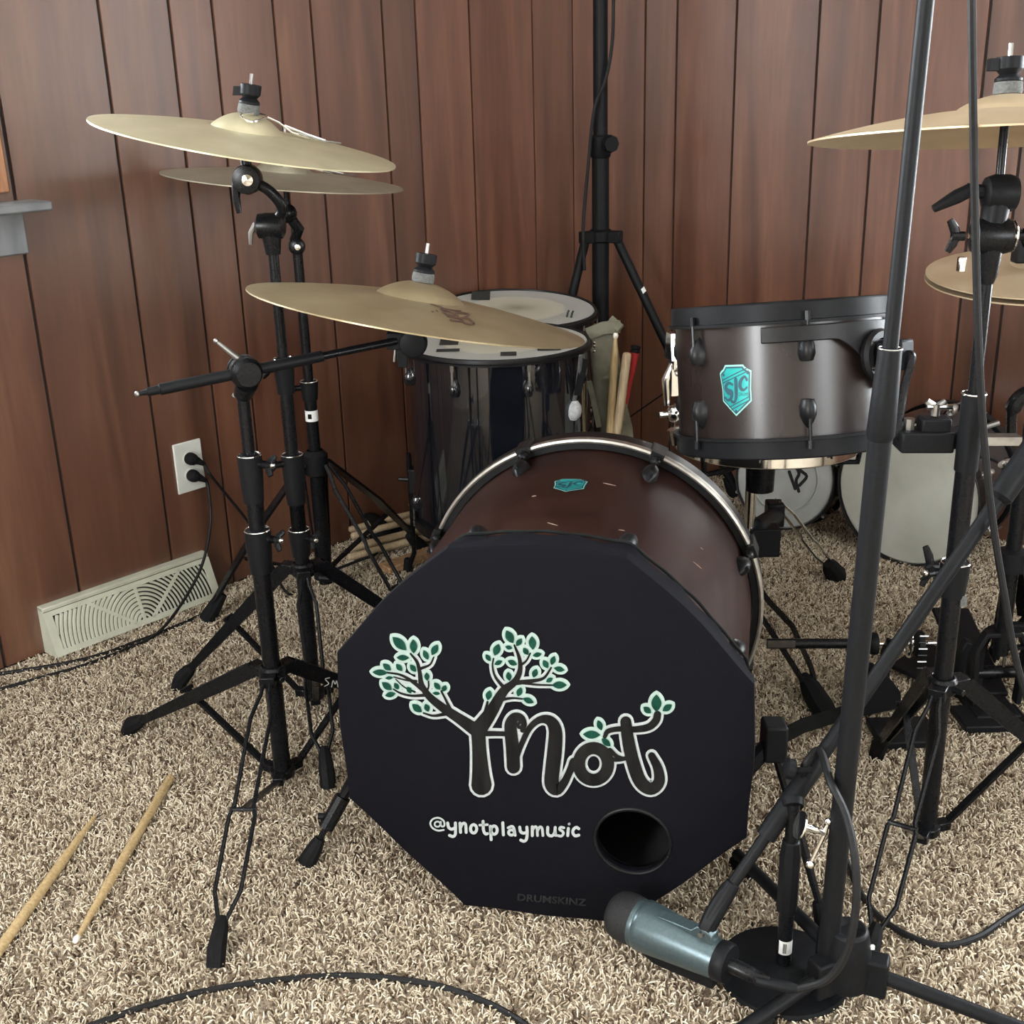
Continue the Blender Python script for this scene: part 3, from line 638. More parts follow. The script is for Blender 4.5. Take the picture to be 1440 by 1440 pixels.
def cover():
    """stretch-cloth cover: octagon pulled tight over the eight front claws"""
    t = thing('drum_cover', 'black stretch cloth cover with tree lettering over the kick drum front', 'drum cover', K(0, -.28, .01))
    n = 160
    def rad(a, vtx=.2975):
        mid = .2795+.0055*max(-.6, math.sin(a))
        q = ((math.degrees(a)-22.5) % 45)-22.5       # zero midway between two corners
        q = abs(q)/22.5; return mid+(vtx-mid)*q**2.6
    rings = [(-.006, .0125), (0.0, .0105), (.001, .003), (-.0005, -.012), (-.0045, -.034), (-.011, -.058), (-.013, -.064)]
    hole = (-.1253, -.136, .049)
    bm = bmesh.new(); loops = []
    for dr, d in rings:
        ring = []
        for k in range(n):
            a = 2*PI*k/n; r_ = rad(a)+dr
            if d < -.02: r_ = min(r_, .283)+.002*math.sin(a*23)
            ring.append(bm.verts.new(K(r_*math.cos(a), r_*math.sin(a), d)-V(t['base'])))
        loops.append(ring)
    for A_, C_ in zip(loops, loops[1:]):
        for k in range(n): bm.faces.new((A_[k], A_[(k+1) % n], C_[(k+1) % n], C_[k]))
    hv = [bm.verts.new(K(hole[0]+hole[2]*math.cos(2*PI*k/48), hole[1]+hole[2]*.95*math.sin(2*PI*k/48), .0125)-V(t['base'])) for k in range(48)]
    ed = [bm.edges.get((loops[0][k], loops[0][(k+1) % n])) for k in range(n)]+[bm.edges.new((hv[k], hv[(k+1) % 48])) for k in range(48)]
    fs = bmesh.ops.triangle_fill(bm, use_beauty=True, edges=ed)
    hb = [bm.verts.new(K(hole[0]+(hole[2]+.001)*math.cos(2*PI*k/48), hole[1]+(hole[2]+.001)*.95*math.sin(2*PI*k/48), .004)-V(t['base'])) for k in range(48)]
    for k in range(48): bm.faces.new((hv[k], hv[(k+1) % 48], hb[(k+1) % 48], hb[k]))
    bmesh.ops.recalc_face_normals(bm, faces=bm.faces)
    me = bpy.data.meshes.new('cloth'); bm.to_mesh(me); bm.free(); me.polygons.foreach_set('use_smooth', [True]*len(me.polygons)); me.materials.append(M_['cover_cloth'])
    me.set_sharp_from_angle(angle=math.radians(30))
    o = bpy.data.objects.new('cloth', me); COL.objects.link(o); o.parent = t
    b = B(); b.torus(K(hole[0], hole[1], .0128), KN, hole[2]+.002, .0024, 48, 8); obj('port_ring', b, 'hoop_black', t)
    b = B(); b.lathe(K(hole[0]-.0, hole[1]-.006, -.016), KN, [(.052, 0), (.058, 0), (.058, .004), (.05, .006)], 48, closed=True); lab(obj('inner_port_ring', b, 'hoop_black', t), 'dark ring of the drumhead port inside the hole')
    # elastic hem
    b = B(); pts = []
    for k in range(n+1):
        a = 2*PI*k/n; r_ = min(rad(a)-.013, .283)+.003; pts.append(K(r_*math.cos(a), r_*math.sin(a), -.064+.0015*math.sin(a*31)))
    b.tube(pts, .0022, 6, caps=False); obj('hem', b, 'bag_black', t)
    # --- print. Drawing units: pixels of the artwork, placed on the face by two reference frames
    def art(sx, ox, oy):
        def f(x, y, l):
            p = onplane(ox+x/sx, oy+y/sx, K(0, 0, .0125), KN); return p+KN*l
        return f
    fa = art(1440/460, 500, 860)
    white, dark = B(), B()
    OUT = 11.5
    strokes = [
      ([(540, 515), (545, 600), (551, 700), (555, 762)], [64, 62, 74, 90]),
      ([(545, 530), (460, 472), (385, 422), (325, 372), (292, 322), (284, 272), (272, 222), (243, 184)], [62, 46, 38, 32, 24, 18, 14, 8]),
      ([(300, 345), (245, 302), (195, 276), (138, 267)], [20, 15, 10, 8]),
      ([(312, 366), (250, 369), (200, 358), (168, 340)], [15, 11, 9, 7]),
      ([(405, 447), (345, 457), (300, 445)], [18, 11, 8]),
      ([(425, 445), (402, 395), (378, 348)], [18, 11, 8]),
      ([(286, 250), (328, 232), (345, 200)], [14, 9, 7]),
      ([(308, 352), (322, 332), (322, 305)], [12, 8, 7]),
      ([(268, 305), (222, 300), (170, 286)], [12, 8, 6]),
      ([(262, 352), (215, 330), (178, 296)], [9, 6, 5]),
      ([(540, 520), (598, 440), (650, 352), (700, 308), (724, 260), (722, 205), (700, 146)], [74, 56, 42, 30, 22, 16, 8]),
      ([(660, 340), (617, 287), (604, 240), (608, 205)], [18, 11, 8, 7]),
      ([(722, 238), (752, 215), (770, 182)], [13, 9, 7]),
      ([(705, 312), (780, 303), (830, 290), (862, 245)], [22, 17, 12, 8]),
      ([(735, 312), (800, 320), (872, 322)], [13, 9, 8]),
      ([(640, 386), (690, 379), (735, 382)], [16, 10, 8]),
      ([(572, 440), (582, 395)], [16, 9]),
      ([(578, 535), (620, 535), (665, 536)], [24, 22, 22]),
      ([(736, 520), (742, 492), (728, 466), (702, 464), (684, 492), (686, 540), (692, 600), (696, 682)], [22, 26, 34, 44, 52, 56, 58, 58]),
      ([(742, 498), (722, 508), (716, 494), (728, 482)], [14, 14, 14, 14]),
      ([(700, 668), (728, 590), (766, 512), (812, 474), (856, 478), (880, 520), (878, 600), (868, 690), (864, 756), (886, 782), (918, 752), (944, 700), (962, 660)], [26, 24, 26, 32, 46, 58, 64, 64, 62, 50, 36, 32, 40]),
      ([(1112, 640), (1150, 650), (1205, 640)], [22, 18, 20]),
      ([(1120, 606), (1150, 634), (1180, 646)], [20, 18, 18]),
      ([(1190, 482), (1200, 560), (1222, 660), (1254, 745), (1300, 778), (1336, 748), (1332, 690), (1304, 632)], [48, 54, 58, 58, 54, 50, 42, 32]),
      ([(1098, 548), (1112, 524), (1160, 514), (1230, 516), (1290, 506), (1322, 478), (1330, 450)], [18, 22, 24, 28, 32, 34, 32]),
    ]
    for i, (p, ws) in enumerate(strokes):
        q, qw = sm2(p, ws, 5); ribbon(white, q, qw, fa, .0003+i*4e-6, OUT); ribbon(dark, q, qw, fa, .001+i*3e-5)
    ring = ell(1048, 668, 64, 70, 36); ribbon(white, ring, 54, fa, .0004, OUT-1, closed=True); ribbon(dark, ring, 54, fa, .0019, closed=True)
    leaves = [(195, 138, 94, 46, 44), (257, 150, 70, 38, 88), (210, 200, 62, 30, 2), (311, 188, 52, 28, 65), (350, 165, 60, 34, -62), (110, 265, 76, 32, 3), (140, 241, 52, 30, 40), (194, 243, 46, 28, 50), (255, 246, 46, 28, 50), (316, 283, 42, 26, 85), (140, 325, 62, 34, 38), (155, 362, 54, 28, -12), (182, 325, 38, 26, 60), (238, 342, 38, 26, 60), (150, 289, 40, 18, -5), (361, 325, 46, 28, 50), (392, 335, 36, 26, -62), (357, 357, 38, 18, 5), (272, 422, 62, 36, 40), (316, 420, 42, 28, 70),
      (680, 108, 72, 42, 62), (721, 132, 46, 28, -55), (676, 155, 36, 22, 15), (623, 165, 62, 38, -70), (585, 200, 42, 24, 55), (630, 222, 42, 24, -25), (692, 222, 50, 28, 25), (676, 282, 46, 28, 80), (780, 135, 68, 38, 85), (751, 172, 42, 28, 55), (801, 187, 46, 24, -12), (838, 228, 46, 30, 60), (870, 212, 48, 28, -70), (898, 250, 54, 28, 12), (791, 268, 46, 30, -70), (855, 298, 38, 24, -30), (898, 320, 74, 38, 0), (588, 365, 50, 32, -78), (723, 350, 48, 30, -70), (762, 388, 58, 30, 22),
      (1325, 400, 86, 52, 90), (1285, 430, 48, 32, 40), (1373, 420, 56, 34, -35), (1040, 538, 86, 42, 2), (1076, 497, 54, 30, 70), (1104, 572, 58, 32, 42)]
    for i, (x, y, l, w2, an) in enumerate(leaves):
        mint, green = B(), B(); poly(mint, leafshape(x, y, l, w2, an, OUT), fa, .0005+i*1e-5); poly(green, leafshape(x, y, l*.9, w2*.86, an), fa, .0022)
        lf = obj('printed_leaf', mint, 'print_mint', t); obj('leaf_centre', green, 'print_green', lf)
    lab(obj('white_outline', white, 'print_white', t), 'white outline of the tree lettering reading ynot'); lab(obj('tree_lettering', dark, 'print_dark', t), 'dark tree and letters ynot')
    fh = art(6, 590, 1140); hb_ = B()
    def st(p, w2=25, smooth=True):
        q = sm2(p, [w2]*len(p), 4)[0] if smooth and len(p) > 2 else p; ribbon(hb_, q, w2, fh, .0006)
    st([(205, 160), (155, 166), (108, 142), (92, 102), (115, 68), (162, 58), (204, 84), (210, 122), (192, 132), (180, 118), (180, 92)], 15); ribbon(hb_, ell(152, 112, 24, 22), 14, fh, .0006, closed=True)
    st([(238, 102), (246, 138), (270, 154), (294, 146)]); st([(303, 102), (304, 150), (302, 198), (282, 216), (254, 206)])
    st([(342, 104), (347, 180)]); st([(347, 140), (364, 108), (388, 112), (394, 180)])
    ribbon(hb_, ell(457, 151, 26, 35), 25, fh, .0006, closed=True)
    st([(537, 88), (540, 160), (556, 193), (574, 192)]); st([(508, 120), (574, 116)], 20)
    st([(598, 130), (605, 242)]); ribbon(hb_, ell(630, 162, 26, 35), 25, fh, .0006, closed=True)
    st([(703, 100), (708, 202)])
    ribbon(hb_, ell(776, 182, 24, 22), 24, fh, .0006, closed=True); st([(748, 142), (780, 130), (798, 150), (808, 206)], 22)
    st([(846, 137), (852, 172), (876, 188), (902, 180)]); st([(906, 137), (909, 190), (902, 240), (880, 256), (855, 246)])
    st([(952, 134), (952, 208)]); st([(953, 165), (970, 136), (990, 142), (996, 208)], 22); st([(998, 165), (1014, 136), (1034, 146), (1042, 208)], 22)
    st([(1082, 138), (1082, 190), (1102, 210), (1128, 204), (1142, 176), (1145, 140)]); st([(1143, 165), (1150, 206)])
    st([(1218, 142), (1192, 138), (1182, 156), (1206, 172), (1214, 192), (1196, 212), (1168, 208)], 22)
    st([(1256, 148), (1251, 208)]); st([(1262, 111), (1264, 110)], 22)
    st([(1344, 150), (1324, 138), (1300, 155), (1294, 184), (1312, 210), (1344, 204)])
    lab(obj('handle_lettering', hb_, 'print_white', t), 'white handwritten lettering @ynotplaymusic')
    fg = art(1, 775.5, 1265.5); gb = B(); a_ = math.radians(4.5)
    fgt = lambda x, y, l: fg(x*math.cos(a_)+y*math.sin(a_)*-1*-1, -y*math.cos(a_)+x*math.sin(a_), l)
    text_into(gb, 'DRUMSKINZ', lambda x, y, l: fgt(x*1.28, y, l), .0006, 13.5, 0, 0, 0, .35); lab(obj('maker_lettering', gb, 'print_grey', t), 'faint grey lettering DRUMSKINZ at the bottom edge')
cover()

# ------------------------------------------------------------------ floor toms, rack tom, snare, spare drums
def drum(name, label, top, n, r, h, shell, hoop, head, nl=8, bottom=True, lug_m=None, group=None, ph=.2, base=None, hr=.012, rods='steel', hh=.03):
    """cylindrical drum: top = centre of the upper hoop rim, n = axis out of the head"""
    n = n.normalized(); base = base or V((top.x, top.y, 0)); t = thing(name, label, 'drum', base, group)
    hz = .0075 if hh > .02 else .004
    b = B(); b.lathe(top, n, [(r, -.012), (r, -h+.015), (r-.007, -h+.015), (r-.007, -.012)], 72, closed=True); obj('shell', b, shell, t)
    b = B(); b.lathe(top, n, [(r-.004, -hh+.004), (r+.006, -hh), (r+hr, -hh), (r+hr, -hh+.004), (r+.006, -hh+.005), (r+.0055, -.002), (r+.004, 0), (r+.002, -.001), (r+.001, -hh+.008)], 72, closed=True); obj('hoop', b, hoop, t)
    b = B(); b.lathe(top, n, [(r+.0015, -.01), (r-.002, -hz), (r*.6, -hz), (r*.3, -hz), (1e-7, -hz)], 72)
    hd = obj('drumhead', b, head, None, base=top-n*hz); hd.parent = t; hd.location = top-n*hz-base
    if bottom:
        b = B(); b.lathe(top-n*h, n, [(r-.004, .026), (r+.006, .03), (r+hr, .03), (r+hr, .026), (r+.006, .025), (r+.0055, .002), (r+.004, 0), (r+.002, .001), (r+.001, .022)], 72, closed=True); obj('bottom_hoop', b, hoop, t)
        b = B(); b.lathe(top-n*h, n, [(1e-7, .009), (r*.5, .009), (r+.001, .01)], 48); obj('bottom_head', b, 'head_grey' if head != 'head_white' else 'cover_inner', t)
    X, Y = perp(n)
    for i in range(nl):
        a = ph+2*PI*i/nl; e = X*math.cos(a)+Y*math.sin(a)
        lug(t, top+e*(r-.001)-n*.062, e, n, .042, .0125, lug_m or 'hoop_black')
        b = B(); b.cyl(top+e*(r+.0105)-n*.058, top+e*(r+.0105)-n*.014, .0027, 8); b.cyl(top+e*(r+.0105)-n*.0265, top+e*(r+.0105)-n*.014, .0042, 6); obj('tension_rod', b, rods, t)
        if bottom:
            lug(t, top+e*(r-.001)-n*(h-.062), e, -n, .042, .0125, lug_m or 'hoop_black')
            b = B(); b.cyl(top+e*(r+.0105)-n*(h-.06), top+e*(r+.0105)-n*(h-.014), .0027, 8); b.cyl(top+e*(r+.0105)-n*(h-.026), top+e*(r+.0105)-n*(h-.014), .0042, 6); obj('tension_rod', b, rods, t)
    return t, X, Y
def tape_patch(parent, c, n, ex, w_, d, lift=.0):
    ex = (ex-n*ex.dot(n)).normalized(); ey = n.cross(ex); b = B(); st = 0
    for j in range(5):
        for i in range(2): b.v.append(c+ex*((i-.5)*w_)+ey*((j/4-.5)*d)+n*(.001+lift*(j/4)**2))
        if j: b.f.append((2*j-2, 2*j-1, 2*j+1, 2*j))
    obj('tape_patch', b, 'tape', parent)

# floor tom in front, level, three legs
T1 = at(699, 477, 2.62); r1 = .2
ft1, X1, Y1 = drum('floor_tom', 'gloss black floor tom with white head and black tape squares, the front one', T1, UP, r1, .425, 'gloss_black', 'hoop_black', 'head_a', 8, True, 'gloss_black', 'floor toms beside the back corner', ph=.32, hh=.015)
def headpt(x, y, top, n): return onplane(x, y, top-n*.004, n)
for (x, y, w_, d, lf) in ((632, 480, .042, .085, .0), (715, 498, .034, .04, 0), (606, 463, .03, .04, 0), (772, 491, .05, .035, .0), (630, 493, .05, .03, 0)):
    tape_patch(ft1, headpt(x, y, T1, UP), UP, RT, w_, d, lf)
for (lx, ly) in ((573, 803), (700, 770), (842, 720)):
    p = on(lx, ly); d = V((p.x-T1.x, p.y-T1.y, 0)).normalized() if lx != 700 else V((.5, .87, 0)).normalized()
    q = V((T1.x, T1.y, 0))+d*(r1+.022)
    b = B(); b.tube([q+UP*.3, q+UP*.05, q+UP*.02+d*.012, q+UP*.0+d*.018], [.006, .006, .0065, .009], 10); lg = obj('leg', b, 'black_paint', ft1)
    b = B(); b.box(q-d*.012+UP*.235, d*.012, d.cross(UP)*.016, UP*.03); b.cyl(q+UP*.235, q+UP*.235+d*.03, .005, 8); obj('leg_bracket', b, 'hoop_black', ft1, bevel=.003)
    b = B(); b.lathe(q+d*.018, UP, [(.011, 0), (.012, .004), (.009, .03), (.007, .034)], 12); obj('rubber_foot', b, 'rubber', lg)
# floor tom behind
T2 = at(727, 431, 3.07); n2 = tiltn(T2, .8, math.asin(.235)); r2 = .2
ft2, X2, Y2 = drum('floor_tom', 'black floor tom with worn cream head, behind the front floor tom', T2, n2, r2, .36, 'gloss_black', 'hoop_black', 'head_a', 8, True, 'gloss_black', 'floor toms beside the back corner', ph=.1, hh=.015)
tape_patch(ft2, headpt(676, 418, T2, n2), n2, RT+UP*0, .05, .07, .007)
for (x, y) in ((797, 446), (803, 447)):
    p = headpt(x, y, T2, n2); b = B(); b.bar([p, p+UP*.012+RT*.003, p+UP*.018+RT*.006], .005, .001, RT); obj('tape_tag', b, 'tape', ft2)
for ang in (-80, 40, 165):
    a = math.radians(ang); d = V((math.cos(a), math.sin(a), 0)); q = V((T2.x, T2.y, 0))+d*(r2+.02)
    b = B(); b.tube([q+UP*.33, q+UP*.03, q+d*.015], [.006, .006, .009], 10); obj('leg', b, 'black_paint', ft2)

# rack tom: its top plane is seen edge-on
T3 = at(1096, 424, 1.78); n3 = tiltn(T3, -3.9, .004); r3 = 151/1680*depth(T3)-.005
H3 = .217
rt, X3, Y3 = drum('rack_tom', 'satin brown rack tom with teal shield badge above the kick drum', T3, n3, r3, H3, 'tom_brown', 'black_satin', 'head_a', 6, True, 'hoop_black', ph=0.0, base=V((T3.x, T3.y, .55)), hr=.011, rods='black_paint')
vdir = (T3-n3*.1-EYE).normalized(); tx = vdir.cross(n3).normalized(); 
if tx.dot(RT) < 0: tx = -tx
ty = n3.cross(tx)
if ty.dot(vdir) > 0: ty = -ty                    # ty points from the axis to the camera
def TM(ang, h, d=0): a = math.radians(ang); return T3-n3*h+(tx*math.sin(a)+ty*math.cos(a))*(r3+d)      # ang to the right of the camera-facing line
ba_ = math.degrees(math.asin((1034.5-1096)/150)); bh = .118
badge(rt, lambda x, y, l: TM(ba_+math.degrees(x/r3), bh-y, l), .049, .071)
# suspension bracket and its round mount on the right
b = B(); st = 0
ring = [(-8, .040), (2, .040), (20, .041), (38, .041), (52, .044), (62, .05)]
for i in range(24):
    a = -9+i*(76/23); hh = .022 if a < 26 else .022+(.075)*min(1, ((a-26)/30))**1.3
    for k, (dd, dz) in enumerate(((.012, 0), (.012, 1), (.015, 1), (.015, 0))): b.v.append(TM(a, .033+hh*dz, dd))
    if i: b.ringfaces((i-1)*4, i*4, 4)
b.f += [(3, 2, 1, 0), tuple(range(len(b.v)-4, len(b.v)))]
obj('suspension_bracket', b, 'hoop_black', rt, bevel=.002)
mc = TM(50, .082, .014); mo = (tx*math.sin(math.radians(50))+ty*math.cos(math.radians(50)))
b = B(); b.lathe(mc, mo, [(.036, 0), (.037, .006), (.033, .011), (.024, .011), (.022, .006), (.014, .006)], 28); mt = obj('round_mount', b, 'hoop_black', rt)
b = B(); b.box(mc+mo*.03, mo*.02, n3*.021, mo.cross(n3)*.016); obj('mount_clamp', b, 'black_satin', mt, bevel=.004)
for q in (n3*.016, -n3*.016):
    b = B(); b.cyl(mc+mo*.008+q-mo.cross(n3)*-.02, mc+mo*.008+q+mo.cross(n3)*.026, .0035, 8); obj('clamp_bolt', b, 'chrome', mt)

# chrome snare on its stand behind the tom
SX, SY = .505, 2.27; ST = V((SX, SY, .645)); rs_ = .172
sn, Xs, Ys = drum('snare_drum', 'chrome snare drum mostly hidden behind the brown rack tom', ST, V((.0, .06, 1)), rs_, .225, 'chrome', 'chrome', 'head_a', 8, True, 'chrome', ph=.5, base=V((SX, SY, .4)), rods='chrome')
sd = (V((-.98, -.22, 0))).normalized(); sc = V((SX, SY, .57))+sd*(rs_+.004); tg = sd.cross(UP)
b = B(); b.box(sc+UP*.052+sd*.012, sd*.012, tg*.016, UP*.03); b.prism([(-.02, -.02), (.02, -.02), (.012, .03), (-.012, .03)], sc+UP*.06+sd*.018-tg*.0, tg, UP, sd*.012)
b.box(sc+sd*.014, sd*.012, tg*.012, UP*.03); b.tube([sc+UP*.03+sd*.02, sc+UP*.0+sd*.034, sc-UP*.05+sd*.03], [.007, .0085, .006], 10)
b.ball(sc-UP*.068+sd*.014, .018, 14); b.cyl(sc-UP*.068+sd*.02, sc-UP*.068+sd*.046, .006, 10); b.tube([sc-UP*.1+sd*.012, sc-UP*.13+sd*.01], [.016, .011], 12)
b.cyl(sc+UP*.012-tg*.02+sd*.01, sc+UP*.012+tg*.02+sd*.01, .006, 10); obj('strainer', b, 'chrome', sn)

def wire_leg(b, top, foot, side, spread=.016, rod=.0033, n=8, bend=.16):
    """double-braced leg: two rods that part below the hub and meet again at the foot"""
    d = foot-top
    for s_ in (-1, 1):
        pts = [top+side*(s_*spread*.35), top+d*.06+side*(s_*spread*.45), top+d*.16+side*(s_*spread), top+d*.52+side*(s_*spread*.9), top+d*.56+side*(s_*spread*1.2), top+d*.84+side*(s_*spread*1.15), top+d*.95+side*(s_*.004), foot]
        b.tube(pts, rod, n)
def bar_leg(b, top, foot, w_=.022, th=.0035, gap=.011, sag=.0):
    """two pressed side plates with a shallow bend, wide at the hub and slimmer to the foot"""
    d = foot-top; sd = V((d.x, d.y, 0)).normalized().cross(UP)
    for s_ in (-1, 1):
        pts = [top+d*k+UP*(sag*math.sin(PI*k**.8))+sd*(s_*gap*(1-.55*k)) for k in (0, .12, .3, .5, .7, .88, 1)]
        b.bar(pts, th, [w_*1.1, w_*1.15, w_*1.1, w_, w_*.85, w_*.7, w_*.55], sd)
    pts = [top+d*k+UP*(sag*math.sin(PI*k**.8)) for k in (.55, .7, .88, 1)]
    b.bar(pts, [gap, gap*.9, gap*.8, gap*.7], .004, sd)
def tripod(t, ax, bz, hz, lz, r, legs, m='black_paint', footr=.016, footl=.06, rod=.0033):
    """stand base: lower tube, upper hub (legs hinge), lower hub (braces). legs: (foot xy, 'bar' | 'wire')"""
    A = V((ax[0], ax[1], 0)); b = B(); b.cyl(A+UP*lz, A+UP*bz, r, 16); obj('base_tube', b, m, t)
    hb = B(); hb.lathe(A+UP*(hz-.012), UP, [(r+.001, 0), (r+.007, .002), (r+.008, .02), (r+.004, .026), (r+.001, .026)], 20, closed=True)
    for (f, k) in legs:
        d = (V((f[0], f[1], 0))-A); d.z = 0; d.normalize(); hb.box(A+d*(r+.012)+UP*hz, d*.013, d.cross(UP)*.0125, UP*.009)
    hb.cyl(A+UP*hz, A+UP*hz+V((.6, -.8, 0))*(r+.022), .005, 8); obj('leg_hub', hb, m, t, bevel=.0015)
    lb = B(); lb.lathe(A+UP*(lz-.004), UP, [(r-.003, 0), (r+.006, 0), (r+.007, .014), (r-.003, .016)], 20, closed=True)
    for (f, k) in legs:
        d = (V((f[0], f[1], 0))-A); d.z = 0; d.normalize(); lb.box(A+d*(r+.012)+UP*(lz+.004), d*.011, d.cross(UP)*.009, UP*.007)
    obj('brace_hub', lb, m, t, bevel=.0015)
    for (f, k) in legs:
        F_ = V((f[0], f[1], .012)); d = (F_-A); d.z = 0; L_ = d.length; d.normalize(); top = A+d*(r+.02)+UP*hz; sdv = d.cross(UP)
        b = B()
        if k == 'wire': wire_leg(b, top, F_+(top-F_).normalized()*.03, sdv, rod=rod)
        else: bar_leg(b, top, F_+(top-F_).normalized()*.03)
        lg = obj('leg', b, m, t)
        dirv = (top-F_).normalized(); b = B(); b.tube([F_-UP*.012+dirv*0, F_+dirv*footl*.25, F_+dirv*footl*.75, F_+dirv*footl], [footr*.95, footr, footr*.82, footr*.5], 8, flat=.85, side=sdv); obj('rubber_foot', b, 'rubber', lg)
        mid = top+(F_-top)*.5+UP*(.02 if k == 'bar' else 0); b = B(); p0 = A+d*(r+.018)+UP*(lz+.004)
        if k == 'wire': b.bar([p0, mid], .011, .004, sdv); b.cyl(mid-sdv*.02, mid+sdv*.02, .0035, 8)
        else: b.bar([p0, mid], .011, .006, sdv); b.cyl(mid-sdv*.013, mid+sdv*.013, .004, 8)
        obj('brace', b, m, t)
def collar(t, A, z, r, lever=V((.5, -.85, 0)), m='black_satin', h=.05, name='height_collar'):
    """moulded collar with chrome lip and wing screw where two tubes telescope"""
    b = B(); p = A+UP*z; b.lathe(p, UP, [(r-.002, -h), (r+.003, -h), (r+.0055, -h*.45), (r+.0065, 0), (r-.002, .002)], 20, closed=True)
    o = obj(name, b, m, t)
    b = B(); b.torus(p+UP*.001, UP, r+.005, .0013, 28, 6); obj('collar_lip', b, 'chrome', o)
    lv = lever.normalized(); b = B(); b.cyl(p-UP*.012, p-UP*.012+lv*(r+.018), .006, 10); wing(b, p-UP*.012+lv*(r+.01), lv, UP.cross(lv)*.5+UP*.85, .016); obj('wing_screw', b, 'black_paint', o)
    b = B(); b.ball(p-UP*.012+lv*(r+.028), .0045, 8); obj('screw_tip', b, 'chrome', o)
    return o

def snare_stand():
    t = thing('snare_stand', 'low snare stand with chrome upper tube and a chrome front leg', 'stand', V((SX-.02, SY-.02, 0)))
    A = V((.478, 2.25, 0)); b = B(); b.cyl(A+UP*.22, A+UP*.40, .0115, 16); lab(obj('upper_tube', b, 'chrome', t), 'chrome upper tube')
    b = B(); b.lathe(A+UP*.385, UP, [(.013, 0), (.02, .003), (.021, .022), (.013, .025)], 18); b.tube([A+UP*.398-RT*.02, A+UP*.402-RT*.034, A+UP*.39-RT*.045], .0045, 8); obj('tube_collar', b, 'chrome', t)
    b = B(); b.cyl(A+UP*.05, A+UP*.25, .014, 16); obj('base_tube', b, 'black_satin', t)
    b = B(); b.lathe(A+UP*.225, UP, [(.016, -.03), (.025, -.025), (.027, .01), (.018, .02)], 18, closed=False); b.box(A+UP*.225+V((.03, .0, 0)), V((.03, 0, 0)), V((0, .02, 0)), UP*.03); wing(b, A+UP*.14+RT*.012, RT, UP, .012); b.box(A+UP*.115+RT*.012, RT*.014, V((0, .012, 0)), UP*.03); obj('base_hub', b, 'black_satin', t, bevel=.004)
    b = B()
    for a in (100, 220, 340):
        a = math.radians(a); d = V((math.cos(a), math.sin(a), 0)); p = V((SX, SY, .40)); b.tube([p, p+d*.12-UP*.005, p+d*(rs_+.008)+UP*.0, p+d*(rs_+.012)+UP*.035, p+d*(rs_+.003)+UP*.05], [.008, .0065, .006, .006, .006], 8)
    b.lathe(V((SX-.01, SY-.02, .33)), UP, [(.014, 0), (.028, .004), (.03, .07), (.016, .078)], 16); obj('basket', b, 'black_paint', t)
    ax2 = A+UP*.235
    F1 = on(1168, 800, .02); d = (F1-ax2); sdv = V((d.x, d.y, 0)).normalized().cross(UP); b = B(); wire_leg(b, at(1094, 704, 2.38), F1, sdv, .016, .0035)
    l1 = obj('leg', b, 'chrome', t); lab(l1, 'bright chrome double-rod leg'); b = B(); lt = at(1094, 704, 2.38); b.box(lt-UP*.028-RT*.006, RT*.018, V((0, .02, 0)), UP*.026); b.tube([ax2, ax2+UP*.02+RT*.02, lt-UP*.03], [.016, .02, .018], 10); obj('leg_root', b, 'black_satin', t, bevel=.004)
    F1g = on(1178, 812, .0); b = B(); dv = (at(1140, 755, 2.45)-F1g).normalized(); b.tube([F1g, F1g+dv*.02, F1g+dv*.06, F1g+dv*.075], [.022, .024, .02, .012], 8); obj('rubber_foot', b, 'rubber', l1)
    F2 = on(1163, 1008, .0); tp = A+UP*.14; d = F2-tp; sdv = V((d.x, d.y, 0)).normalized().cross(UP); b = B()
    for s_ in (-1, 1): b.bar([tp+sdv*(s_*.012), tp+d*.18+sdv*(s_*.018), tp+d*.45+sdv*(s_*.024)+UP*.02, tp+d*.72+sdv*(s_*.016)+UP*.015, tp+d*.88+sdv*(s_*.004)], .006, .011, sdv)
    l2 = obj('leg', b, 'black_paint', t); b = B(); dv = -d.normalized(); b.tube([F2, F2+dv*.02, F2+dv*.07, F2+dv*.1], [.022, .024, .02, .01], 8); obj('rubber_foot', b, 'rubber', l2)
    F3 = V((.22, 2.5, 0)); b = B(); sdv = V((.7, .7, 0)); bar_leg(b, A+UP*.14, F3+UP*.015); l3 = obj('leg', b, 'black_paint', t); foot_rubber(l3, F3, (A+UP*.14-F3), .015, .05)
snare_stand()

# spare drums lying on their sides by the right wall
def side_drum(label, c, n, r, h, head, logo=None):
    t, X, Y = drum('spare_drum', label, c, n, r, h, 'gloss_black', 'hoop_black', head, 6, True, 'chrome', 'spare drums on their sides by the wall', ph=.4, base=V((c.x, c.y, 0)), hr=.006)
    return t
cw = V((.922, 2.635, .178)); nw = V((-.70, -.714, .0)).normalized()
sw_ = side_drum('black drum lying on its side, plain white head facing out, by the right wall', cw, nw, .172, .235, 'head_white')
cg = at(1102, 674, 2.83); ng_ = V((-.5, -.82, .22)).normalized()
cg.z = max(cg.z, .135); sg = side_drum('small black drum with grey logo head, between snare stand and white-headed drum', cg, ng_, .122, .16, 'head_grey')
b = B()
gx = ng_.cross(UP).normalized(); gx = gx if gx.dot(RT) > 0 else -gx; gy = gx.cross(ng_); gy = gy if gy.z > 0 else -gy
gf = lambda x, y, l: cg-ng_*.0075+gx*x+gy*y+ng_*l
for p in ([(.0, .05), (.03, .06), (.05, .045), (.035, .03), (.055, .015), (.04, -.01)], [(.02, .04), (.035, .02), (.03, -.0), (.04, -.025)], [(.01, .02), (.02, .0), (.03, -.02)]): ribbon(b, sm2(p, None, 4)[0], .008, gf, .001)
lab(obj('head_logo', b, 'print_grey', sg), 'dark printed logo on the head')
